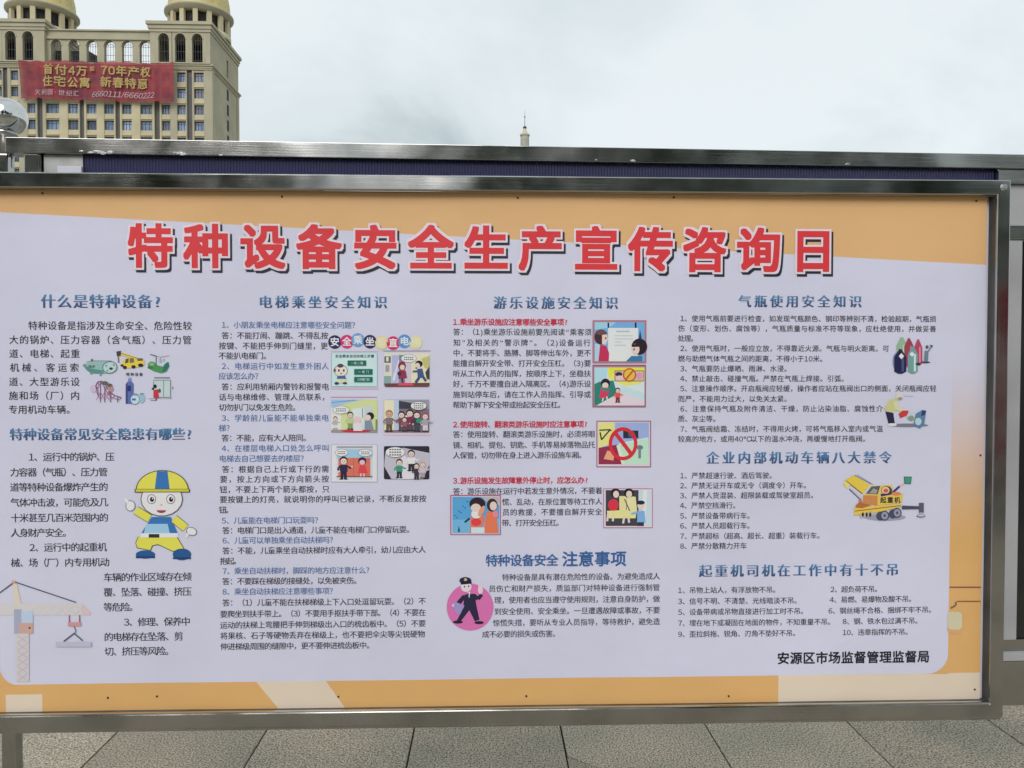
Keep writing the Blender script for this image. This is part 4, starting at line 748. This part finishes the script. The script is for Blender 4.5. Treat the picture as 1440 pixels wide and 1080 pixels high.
# lamp and lines on the orange margin, rounded corners of the white field
a = Art(940, 780, 3.13); a.line([(1236, 142), (1372, 142)], 6, (140, 84, 66)); a.line([(1268, 204), (1372, 204)], 5, (140, 84, 66)); a.line([(1240, 235), (1262, 222), (1264, 206)], 7, (110, 96, 80)); a.round(1226, 246, 1296, 348, 18, (206, 158, 108)); a.round(1226, 250, 1290, 328, 16, (196, 190, 160)); a.build('illustration', 'printed lamp on the orange margin')
def corner(cx, cz, sx, r, color):
    """orange corner outside the rounded white field; cx, cz the field's square corner"""
    pts = [(cx, cz)] + [(cx + sx * (r - r * math.cos(t_)), cz + r - r * math.sin(t_)) for t_ in np.linspace(0, math.pi / 2, 10)]
    V = [put(x, z, .0006) for x, z in pts]; fs = [(0, k, k + 1) for k in range(1, len(pts) - 1)]
    if sx < 0: fs = [tuple(reversed(q)) for q in fs]
    ink_mesh('corner_print', V, fs, ('f', [color] * len(fs)), poster)
_zb = P(660, 954.5)[1] - .001
corner(P(1335, 750)[0] + .001, _zb, -1, .052, ORANGE2); corner(P(-2.5, 700)[0] - .001, _zb, 1, .045, ORANGE2)
# pins holding the sheet
pin_me = MB().lathe([(.0022, 0), (.0026, .0008), (.0018, .0022), (.0006, .0027)], 0, 0, 10).mesh('pin', PIN)
for px_, py_ in ((397, 277), (728, 279), (947, 275.5), (1372, 283), (60, 272), (152, 981), (221, 979), (476, 979), (740, 978.5), (1024, 978), (1370, 969), (1381, 640)):
    X, Z = P(px_, py_); X = min(max(X, PX0 + .01), PX1 - .008); Z = min(max(Z, PZ0 + .008), PZ1 - .008)
    o = link('pin', pin_me, poster, put(X, Z, -.0003)); o.rotation_euler = (math.pi / 2 + random.uniform(-.3, .3), random.uniform(-.3, .3), 0)

# ------------------------------------------------------------------ apartment tower with domes
YB = 140.0
def bX(px, Y=YB): return float(U(px, 60, Y)[0])
def bZ(py, Y=YB): return float(U(170, py, Y)[2])
WALL = noisy(mat('stone_cladding', (0.42, 0.39, 0.30), 0.8), 0.25, (0.39, 0.36, 0.255), (0.47, 0.43, 0.30), 6)
PIERM = noisy(mat('cream_render', (0.55, 0.49, 0.31), 0.8), 0.3, (0.50, 0.45, 0.29), (0.60, 0.53, 0.34), 6)
STRIPE = noisy(mat('brown_panel', (0.07, 0.068, 0.06), 0.5), 0.6, (0.055, 0.053, 0.048), (0.085, 0.08, 0.07), 4)
WGLASS = noisy(mat('blue_window_glass', (0.10, 0.15, 0.26), 0.15), 0.35, (0.08, 0.14, 0.25), (0.22, 0.30, 0.42), 3)
t, b, n, l = nodes(WGLASS); oi = n('ShaderNodeObjectInfo'); mr = n('ShaderNodeMapRange'); mr.inputs[3].default_value = 0.45; mr.inputs[4].default_value = 1.6; l(oi.outputs['Random'], mr.inputs[0])
mg = n('ShaderNodeMix'); mg.data_type = 'RGBA'; mg.blend_type = 'MULTIPLY'; mg.inputs[0].default_value = 1; lk = b.inputs['Base Color'].links[0].from_socket; l(lk, mg.inputs[6]); l(mr.outputs[0], mg.inputs[7]); l(mg.outputs[2], b.inputs['Base Color'])
WFRAME = mat('window_frame', (0.05, 0.055, 0.07), 0.5)
DARK = noisy(mat('unlit_interior', (0.03, 0.028, 0.035), 0.9), 0.4, (0.02, 0.02, 0.025), (0.05, 0.045, 0.05), 3)  # shade of the insides put into the colour
GOLD = noisy(mat('gilded_dome', (0.50, 0.42, 0.17), 0.5), 0.35, (0.54, 0.45, 0.18), (0.66, 0.56, 0.25), 5)
bld = empty('apartment_building', (bX(139), YB, 0)); OX = bX(139)
tag(bld, 'tall beige apartment block with two golden domes and rows of blue windows', 'building')
def bbox(name, px0_, px1_, y0, y1, z0, z1, m_, parent=None):
    return MB().box(bX(px0_) - OX, bX(px1_) - OX, y0, y1, z0, z1).build(name, m_, parent or bld)
zs = bZ(97); zc = bZ(90)
DEP = 15.0
bbox('wall', -19, 297, .7, DEP, 0, zs - .002, WALL)
wins = [(-8, 1.5), (14, 24.5), (37, 48.5), (63, 82), (94, 109), (120, 134.5), (145, 159), (170, 184), (196, 213), (226, 238.5), (248, 260.5), (272, 286)]
strp = [(3, 9.5), (51, 58.5), (110.5, 117), (161, 167.5), (216, 223.5), (262, 269.5)]
occ = sorted(wins + strp); cur = -19.0
for x0, x1 in occ + [(297, 297)]:
    if x0 - cur > .3: bbox('pier', cur, x0, 0, .699, 0, zs - .003, PIERM if cur > 60 and cur < 225 else WALL)
    cur = x1
for x0, x1 in strp: bbox('stripe_panel', x0, x1, .38, .699, 0, zs - .004, STRIPE)
FH = bZ(100) - bZ(123); rows = []; zt_ = bZ(100)
while zt_ - 1.8 > 1.0: rows.append((zt_ - 1.82, zt_)); zt_ -= FH
for ci, (x0, x1) in enumerate(wins):
    X0, X1 = bX(x0) - OX, bX(x1) - OX; w = X1 - X0
    wm = MB(); wm.box(X0 + .01, X1 - .01, .55, .69, 0.02, 1.80, 0)
    for fx in (X0 + .01, X0 + w * .33 - .04, X0 + w * .66 - .04, X1 - .09): wm.box(fx, fx + .08, .49, .549, .02, 1.8, 1)
    for fz in (.02, 1.22, 1.72): wm.box(X0 + .095, X1 - .095, .5, .5485, fz, fz + .08, 1)
    wme = wm.mesh('window', [WGLASS, WFRAME])
    prev = zs - .004
    for z0, z1 in rows:
        link('window', wme, bld, (0, 0, z0))
        sp = MB().box(X0 + .002, X1 - .002, .12, .698, z1 - .03, prev); sp.box(X0 - .02, X1 + .02, -.08, .119, z1 + .18, z1 + .34) if prev < zs - .1 else None
        sp.build('spandrel', PIERM, bld); prev = z0 + .03
    MB().box(X0 + .002, X1 - .002, .12, .698, 0, prev).build('spandrel', PIERM, bld)
# string course, with its return along the side wall
def band(name, px0_, px1_, za, zb_, proj, m_, yf=0.0, yb=DEP):
    mb = MB(); X0, X1 = bX(px0_) - OX, bX(px1_) - OX
    h = zb_ - za
    mb.box(X0 - proj, X1 + proj, yf - proj, yb + proj, za + h * .68, zb_); mb.box(X0 - proj * .55, X1 + proj * .55, yf - proj * .55, yb + proj * .55, za + h * .3, za + h * .679); mb.box(X0 - .15, X1 + .15, yf - .15, yb + .15, za, za + h * .299)
    return mb.build(name, m_, bld)
band('string_course', -19, 297, zs, zc, .45, WALL)
def arch_bay(w, h, ow, b0_, tp, t_):
    mb = MB(); a_ = ow / 2; s_ = tp - a_; k_ = 10
    arc = [(-a_, b0_), (-a_, s_)] + [(a_ * math.cos(math.pi - math.pi * k / k_), s_ + a_ * 1.1 * math.sin(math.pi * k / k_)) for k in range(1, k_)] + [(a_, s_), (a_, b0_)]
    for y, fl in ((0, 1), (t_, -1)):
        quads = [[(-w / 2, 0), (w / 2, 0), (w / 2, b0_), (-w / 2, b0_)], [(-w / 2, b0_), (-a_, b0_), (-a_, h), (-w / 2, h)], [(a_, b0_), (w / 2, b0_), (w / 2, h), (a_, h)]]
        for (p, q) in zip(arc[1:-2], arc[2:-1]): quads.append([p, q, (q[0], h), (p[0], h)])
        for q in quads: mb.add([(x, y, z) for x, z in (q if fl > 0 else q[::-1])], [(0, 1, 2, 3)])
    for p, q in zip(arc, arc[1:] + arc[:1]): mb.add([(p[0], 0, p[1]), (p[0], t_, p[1]), (q[0], t_, q[1]), (q[0], 0, q[1])], [(0, 1, 2, 3)])
    for x in (-w / 2, w / 2): mb.add([(x, 0, 0), (x, t_, 0), (x, t_, h), (x, 0, h)], [(0, 1, 2, 3)])
    mb.add([(-w / 2, 0, h), (w / 2, 0, h), (w / 2, t_, h), (-w / 2, t_, h)], [(0, 1, 2, 3)])
    # raised moulding round the arch
    for p, q in zip(arc[1:-2], arc[2:-1]):
        sp = lambda c: (c[0] * 1.22, s_ + (c[1] - s_) * 1.2)
        P_, Q_ = sp(p), sp(q); mb.add([(p[0], -.08, p[1]), (q[0], -.08, q[1]), (Q_[0], -.08, Q_[1]), (P_[0], -.08, P_[1])], [(0, 1, 2, 3)]); mb.add([(P_[0], -.08, P_[1]), (Q_[0], -.08, Q_[1]), (Q_[0], 0, Q_[1]), (P_[0], 0, P_[1])], [(0, 1, 2, 3)])
    return mb
def grille(ow, b0_, tp):
    mb = MB(); a_ = ow / 2; s_ = tp - a_; g = .05
    mb.box(-g / 2, g / 2, 0, .05, b0_, tp + .04)
    for x in (-a_ * .5, a_ * .5): mb.box(x - g / 2, x + g / 2, 0, .05, b0_, s_ + a_ * .8)
    for z in (b0_ + .5, b0_ + (s_ - b0_) * .5, s_): mb.box(-a_, a_, .051, .1, z - g / 2, z + g / 2)
    for k in range(8):
        t0, t1 = math.pi * k / 8, math.pi * (k + 1) / 8
        mb.tube((a_ * .55 * math.cos(t0), .12, s_ + a_ * .55 * math.sin(t0)), (a_ * .55 * math.cos(t1), .12, s_ + a_ * .55 * math.sin(t1)), .035, .035, 5)
    return mb
zA = zc + .001
# middle screen: six open arches
hM = bZ(53) - zA; wM = (bX(215) - bX(65)) / 6; ow = bX(84) - bX(69)
mbay = arch_bay(wM - .004, hM, ow, bZ(87.5) - zA, bZ(56.5) - zA, .9).mesh('arch_bay', WALL); mgr = grille(ow, bZ(87.5) - zA, bZ(56.5) - zA).mesh('window_grille', WFRAME)
for k in range(6):
    X = bX(65) + wM * (k + .5) - OX; bo = link('arch_bay', mbay, bld, (X, .3, zA)); link('window_grille', mgr, bo, (0, .4, 0))
mb = MB(); X0, X1 = bX(65) - OX, bX(215) - OX; mb.box(X0, X1, .18, 1.3, zA + hM + .002, bZ(44)); mb.box(X0, X1, -.1, 1.5, bZ(44) + .002, bZ(42)); mb.box(X0, X1, .0, 1.2, bZ(54) - .2, bZ(54) + .25); mb.build('parapet', WALL, bld)
# dark pitched roof seen through the left arches
mb = MB(); xa, xb, xc = bX(62) - OX, bX(113) - OX, bX(139) - OX; z1_, z0_ = bZ(63), bZ(80)
v = [(xa, 3, zA), (xc, 3, zA), (xc, 3, z0_ + .2), (xb, 3, z1_), (xa, 3, z1_)]; v += [(x, 9, z) for x, y, z in v]
mb.add(v, [(0, 1, 2, 3, 4), (9, 8, 7, 6, 5), (0, 5, 6, 1), (1, 6, 7, 2), (2, 7, 8, 3), (3, 8, 9, 4), (4, 9, 5, 0)]); mb.build('plant_room', STRIPE, bld)
# tower heads
def tower(pxa, pxb, cpx):
    yf = -.6
    X0, X1 = bX(pxa) - OX, bX(pxb) - OX; w3 = bX(24.3) - bX(0); zt2 = bZ(46); h = zt2 - zA; n_ = 3
    mid = [bX(c) - OX for c in cpx]; ow2 = bX(15) - bX(0)
    ba = arch_bay(w3 - .004, h, ow2, bZ(88) - zA, bZ(48.5) - zA, .8).mesh('arch_bay', WALL); gr = grille(ow2, bZ(88) - zA, bZ(48.5) - zA).mesh('window_grille', WFRAME)
    for c in mid: bo = link('arch_bay', ba, bld, (c, yf, zA)); link('window_grille', gr, bo, (0, .4, 0))
    lo, hi = mid[0] - w3 / 2, mid[-1] + w3 / 2
    if lo - X0 > .05: MB().box(X0, lo - .002, yf, yf + .8, zA, zt2).build('pier', WALL, bld)
    if X1 - hi > .05: MB().box(hi + .002, X1, yf, yf + .8, zA, zt2).build('pier', WALL, bld)
    MB().box(X0, X0 + .6, yf + .801, DEP - .601, zA, zt2).build('side_wall', WALL, bld)
    # right flank with one slit opening
    ys = 8.2
    f_ = MB(); f_.box(X1 - .6, X1, yf + .801, ys, zA, zt2); f_.box(X1 - .6, X1, ys + .9, DEP - .601, zA, zt2); f_.box(X1 - .6, X1, ys + .002, ys + .898, zA, zA + 1.0); f_.box(X1 - .6, X1, ys + .002, ys + .898, zt2 - 1.4, zt2); f_.build('side_wall', WALL, bld)
    MB().box(X0, X1, DEP - .6, DEP, zA, zt2).build('back_wall', WALL, bld)
    MB().box(X0 + .61, X1 - .61, 5, 5.2, zA, zt2).build('shade_sheet', DARK, bld)  # dark sheet behind the arches, painted as the shade inside
    band('cornice', pxa, pxb, zt2 + .002, bZ(32), .55, WALL, yf)
    # drum and dome
    cx, cy = (X0 + X1) / 2 + .55, 7.4; zr = float(U(267, 25, YB + cy)[2]); zd = bZ(32) + .002; R_ = 5.55
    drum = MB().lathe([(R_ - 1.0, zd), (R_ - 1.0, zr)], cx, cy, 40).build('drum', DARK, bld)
    MB().lathe([(R_ + .15, zd), (R_ + .15, zd + .9), (R_ - .3, zd + .9)], cx, cy, 48).build('drum_base', PIERM, bld)
    cm = MB().box(-.42, .42, -.30, .30, zd + .901, zr - .65).mesh('drum_column', PIERM)
    for k in range(14):
        t_ = 2 * math.pi * (k + .5) / 14 - math.pi / 2
        o = link('drum_column', cm, bld, (cx + (R_ - .25) * math.cos(t_), cy + (R_ - .25) * math.sin(t_), 0)); o.rotation_euler[2] = t_ + math.pi / 2
    MB().lathe([(R_ - 1, zr - .649), (R_ + .1, zr - .649), (R_ + .25, zr - .2), (R_ + .65, zr), (R_ + .65, zr + .35), (R_ + .1, zr + .6)], cx, cy, 64).build('ring_cornice', WALL, bld)
    pr = [(R_ + .05, zr + .601)] + [(R_ * math.cos(a_) ** .8, zr + .601 + 8.6 * math.sin(a_)) for a_ in np.linspace(.08, 1.5, 16)] + [(.25, zr + 9.6), (.2, zr + 12.5), (.02, zr + 13)]
    dm = MB().lathe(pr, cx, cy, 64).build('dome', GOLD, bld)
    for k in range(24):
        t_ = 2 * math.pi * k / 24; mb = MB()
        for (ra, za_), (rb, zb_) in zip(pr[1:14], pr[2:15]): mb.tube((cx + ra * math.cos(t_), cy + ra * math.sin(t_), za_), (cx + rb * math.cos(t_), cy + rb * math.sin(t_), zb_), .05, .05, 5)
        mb.build('dome_seam', GOLD, dm)
tower(213, 297, (232, 255.2, 279)); tower(-19, 65, (-6.5, 17.5, 41.8))
# side wall: shallow corner pilaster and slit windows
X1 = bX(297) - OX
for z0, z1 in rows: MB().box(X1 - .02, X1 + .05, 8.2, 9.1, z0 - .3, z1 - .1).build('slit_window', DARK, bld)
MB().box(X1 + .001, X1 + .16, 0.02, 1.1, 0, zs - .01).build('corner_pilaster', WALL, bld)
MB().box(X1 + .001, X1 + .16, DEP - 1.1, DEP, 0, zs - .01).build('corner_pilaster', WALL, bld)

# red mesh banner across the facade
CLOTH = mat('red_banner_mesh', (0.36, 0.045, 0.06), 0.8); t, b, n, l = nodes(CLOTH)
tcn = n('ShaderNodeTexCoord'); n1 = n('ShaderNodeTexNoise'); n1.inputs['Scale'].default_value = 0.35; n1.inputs['Detail'].default_value = 4
l(tcn.outputs['Object'], n1.inputs['Vector']); rp = n('ShaderNodeValToRGB'); rp.color_ramp.elements[0].position = .35; rp.color_ramp.elements[1].position = .65
rp.color_ramp.elements[0].color = (0.19, 0.035, 0.055, 1); rp.color_ramp.elements[1].color = (0.40, 0.05, 0.06, 1); l(n1.outputs['Fac'], rp.inputs[0]); l(rp.outputs[0], b.inputs['Base Color'])
b.inputs['Alpha'].default_value = 0.80
BGOLD = mat('banner_gold_print', (0.46, 0.34, 0.11), 0.7); BWHT = mat('banner_white_print', (0.42, 0.36, 0.40), 0.7)
YN = YB - 1.0
ban = empty('banner', (float(U(135, 115, YN)[0]), YN, float(U(135, 145, YN)[2])))
tag(ban, 'red see-through sales banner with gold Chinese characters hung on the apartment block', 'banner')
BO = np.array(ban.location)
def bp_(u_, v_):
    """u,v in 0..1 over the banner; slightly skewed like the cloth in the wind"""
    px_ = 25 + 3 * v_ + (246 - 25 - 4 * v_) * u_; py_ = 84.5 + 4.5 * u_ + (53.5 + 2 * u_) * v_
    return U(px_, py_, YN) - BO
def sag(u_, v_): return .30 * math.sin(u_ * 17 + 2 * v_) + .16 * math.sin(u_ * 41 + 1) * (1 - v_ * .4)
v = []; f = []; nu, nv = 72, 14
for j in range(nv + 1):
    for i in range(nu + 1):
        p = bp_(i / nu, j / nv); v.append((p[0], p[1] + sag(i / nu, j / nv), p[2] + .12 * math.sin(i * .9) * (1 if j in (0, nv) else 0)))
for j in range(nv):
    for i in range(nu): a_ = j * (nu + 1) + i; f.append((a_, a_ + nu + 1, a_ + nu + 2, a_ + 1))
mb = MB(); mb.add(v, f, 0, True); mb.build('cloth', CLOTH, ban)
def bantext(name, body, x0, yc, x1, size, m_, style='bold', slant=0.0):
    mb = MB(); tot = sum(adv(c) for c in body); x = x0; pit = (x1 - x0) / tot
    for ch in body:
        a_ = adv(ch) * pit
        if ch != ' ':
            g, fc = glyph(ch, style)
            if len(g):
              mnx = (g[:, 0].min() + g[:, 0].max()) / 2
              for q, (sh, sv) in enumerate(STY[style]):
                vv = []
                for gx, gy in g:
                    gx, gy = gx + sh, gy + sv
                    qx = x + a_ / 2 + (gx - (.5 if adv(ch) == 1 else mnx)) * size + slant * (gy - .36) * size; qy = yc - (gy - .357) * size + .02 * (qx - 135)
                    u_ = (qx - 25) / 221; p = U(qx, qy, YN) - BO; vv.append((p[0], p[1] + sag(u_, .5) - .35 - q * .004, p[2]))
                mb.add(vv, fc)
        x += a_
    mb.build(name, m_, ban)
bantext('gold_line', '首付4万', 62, 100.5, 124, 15.5, BGOLD); bantext('gold_line', '起', 126, 97, 134, 7, BGOLD); bantext('gold_line', '70年产权', 144, 100.5, 213, 15.5, BGOLD)
bantext('gold_line', '住宅公寓', 61, 117, 128, 15.5, BGOLD); bantext('gold_line', '新春特惠', 143, 117, 209, 15.5, BGOLD)
bantext('white_line', '天利园·世纪汇', 50, 132.5, 112, 8.5, BWHT, 'reg'); bantext('white_line', '6660111/6660222', 130, 133.5, 219, 10.5, BWHT, 'reg', .25)
for u_ in (0.0, .25, .5, .75, 1.0):
    p = bp_(u_, 0); MB().tube((p[0], p[1] + sag(u_, 0), p[2] - .05), (p[0], 1.0 - .35, p[2] + .7), .02, .02, 5).build('tie_rope', WFRAME, ban)

# ------------------------------------------------------------------ distant spire
YS = 230.0
sp_ = empty('spire_tower', (float(U(738, 200, YS)[0]), YS, 0)); tag(sp_, 'distant slender pale tower with a ball finial above the boards', 'tower')
zof = lambda y: float(U(738, y, YS)[2]); u_ = (YS + 1.8) / F
PALE = noisy(mat('pale_stone', (0.45, 0.42, 0.36), 0.8), 0.5, (0.40, 0.38, 0.33), (0.5, 0.47, 0.41), 4)
MB().lathe([(7.0 * u_, 0), (6.6 * u_, zof(240)), (5.9 * u_, zof(191.5))], 0, 0, 24).build('shaft', PALE, sp_)
MB().lathe([(6.8 * u_, zof(191.4)), (6.8 * u_, zof(189.2)), (5.6 * u_, zof(188.8))], 0, 0, 24).build('cap', WALL, sp_)
MB().lathe([(4.2 * u_, zof(188.7)), (2.4 * u_, zof(183)), (1.8 * u_, zof(180.5))], 0, 0, 20).build('cone', mat('cream_cone', (0.6, 0.54, 0.36), 0.6), sp_)
MB().lathe([(.3 * u_, zof(182))] + [(2.7 * u_ * math.cos(a_), zof(179.6) + 2.3 * u_ * math.sin(a_)) for a_ in np.linspace(-1.3, 1.4, 12)], 0, 0, 18).build('ball', STRIPE, sp_)
MB().lathe([(.45 * u_, zof(178)), (.3 * u_, zof(166)), (.9 * u_, zof(165)), (.9 * u_, zof(164)), (.25 * u_, zof(163)), (.12 * u_, zof(155))], 0, 0, 10).build('mast', STRIPE, sp_)

# ------------------------------------------------------------------ across the plaza, behind the photographer: trees the steel mirrors
LEAF = noisy(mat('leaf', (0.05, 0.09, 0.03), 0.6), 0.9, (0.025, 0.055, 0.018), (0.085, 0.13, 0.045), 4, coord='Object')
BARK = noisy(mat('bark', (0.09, 0.07, 0.05), 0.9), 6, (0.06, 0.05, 0.035), (0.13, 0.10, 0.07), 5)
def tree_meshes(seed):
    r = random.Random(seed); tr = MB(); tr.tube((0, 0, 0), (.1, 0, 2.4), .2, .15, 10); ends = []
    for k in range(9):
        t_ = 6.283 * k / 9 + r.uniform(-.3, .3); z = 2.0 + r.uniform(0, .7); p = (.1, 0, z); q = (1.6 * math.cos(t_) * r.uniform(.6, 1.2), 1.6 * math.sin(t_) * r.uniform(.6, 1.2), z + r.uniform(1.2, 3.4))
        tr.tube(p, q, .09, .03, 6); ends.append(q)
    ends += [(0, 0, 6.4), (.6, .4, 5.6), (-.7, -.3, 5.8)]
    lf = MB()
    for c in ends:
        R_ = r.uniform(1.0, 1.6)
        for k in range(230):
            d = Vector((r.gauss(0, 1), r.gauss(0, 1), r.gauss(0, .8))).normalized() * (R_ * r.random() ** .4); p = Vector(c) + d
            n_ = Vector((r.gauss(0, 1), r.gauss(0, 1), r.gauss(.6, 1))).normalized(); a_ = n_.orthogonal().normalized() * r.uniform(.10, .2); b_ = n_.cross(a_) * .6
            lf.add([p - a_, p - b_, p + a_, p + b_], [(0, 1, 2, 3)])
    return tr.mesh('trunk', BARK), lf.mesh('crown', LEAF)
TM = [tree_meshes(s) for s in (3, 8)]
TL = ['leafy plaza tree standing across the paving from the notice board'] * 9
for k in range(9):
    tm, lm = TM[k % 2]; t0 = empty('plaza_tree', (-24 + 6.0 * k + random.uniform(-1.2, 1.2), -18 + random.uniform(-3, 3), -.03), random.uniform(0, 6)); s_ = random.uniform(.9, 1.35); t0.scale = (s_, s_, s_)
    tag(t0, TL[k], 'tree', 'trees across the plaza'); link('trunk', tm, t0); link('crown', lm, t0)

PLAST = noisy(mat('pale_facade', (0.55, 0.54, 0.5), 0.8), 0.3, (0.5, 0.49, 0.45), (0.6, 0.59, 0.55), 5)
for k, (x, y, w, d, h, lab) in enumerate(((-34, -62, 26, 12, 21, 'long pale block, unseen, added behind the trees for the steel to mirror'), (6, -70, 18, 14, 30, 'taller pale block, unseen, added behind the trees for the steel to mirror'), (38, -58, 22, 12, 15, 'low pale block, unseen, added behind the trees for the steel to mirror'))):
    ob = empty('reflected_block', (x, y, -.03)); tag(ob, lab, 'building')  # unseen pale blocks added to vary the reflections in the steel
    MB().box(-w / 2, w / 2, -d, 0, 0, h).build('wall', PLAST, ob); MB().box(-w / 2 - .4, w / 2 + .4, -d - .4, .4, h + .002, h + .9).build('parapet', WALL, ob)
    wm_ = MB().box(-.8, .8, .01, .12, 0, 1.6).mesh('window', WGLASS); nx_ = int(w / 3.2)
    for r_ in range(int(h / 3.4)):
        for c_ in range(nx_): link('window', wm_, ob, (-w / 2 + (c_ + .5) * w / nx_, 0, 1.2 + r_ * 3.4))
REDC = noisy(mat('red_display_cloth', (0.35, 0.03, 0.03), 0.7), 1.5, (0.28, 0.022, 0.025), (0.4, 0.035, 0.035), 4)
rs = empty('display_stand', (6.9, -8.2, 0)); tag(rs, 'plain red roll-up display stand on the paving opposite the notice board', 'display stand')
MB().box(-.5, .5, -.01, .0, .08, 2.5).build('cloth', REDC, rs); MB().cbox(-.52, .52, -.12, .1, -.001, .08, .01).build('base', STEEL_H, rs); MB().tube((0, -.03, .07), (0, -.03, 2.5), .012, .012).build('pole', STEEL_V, rs)
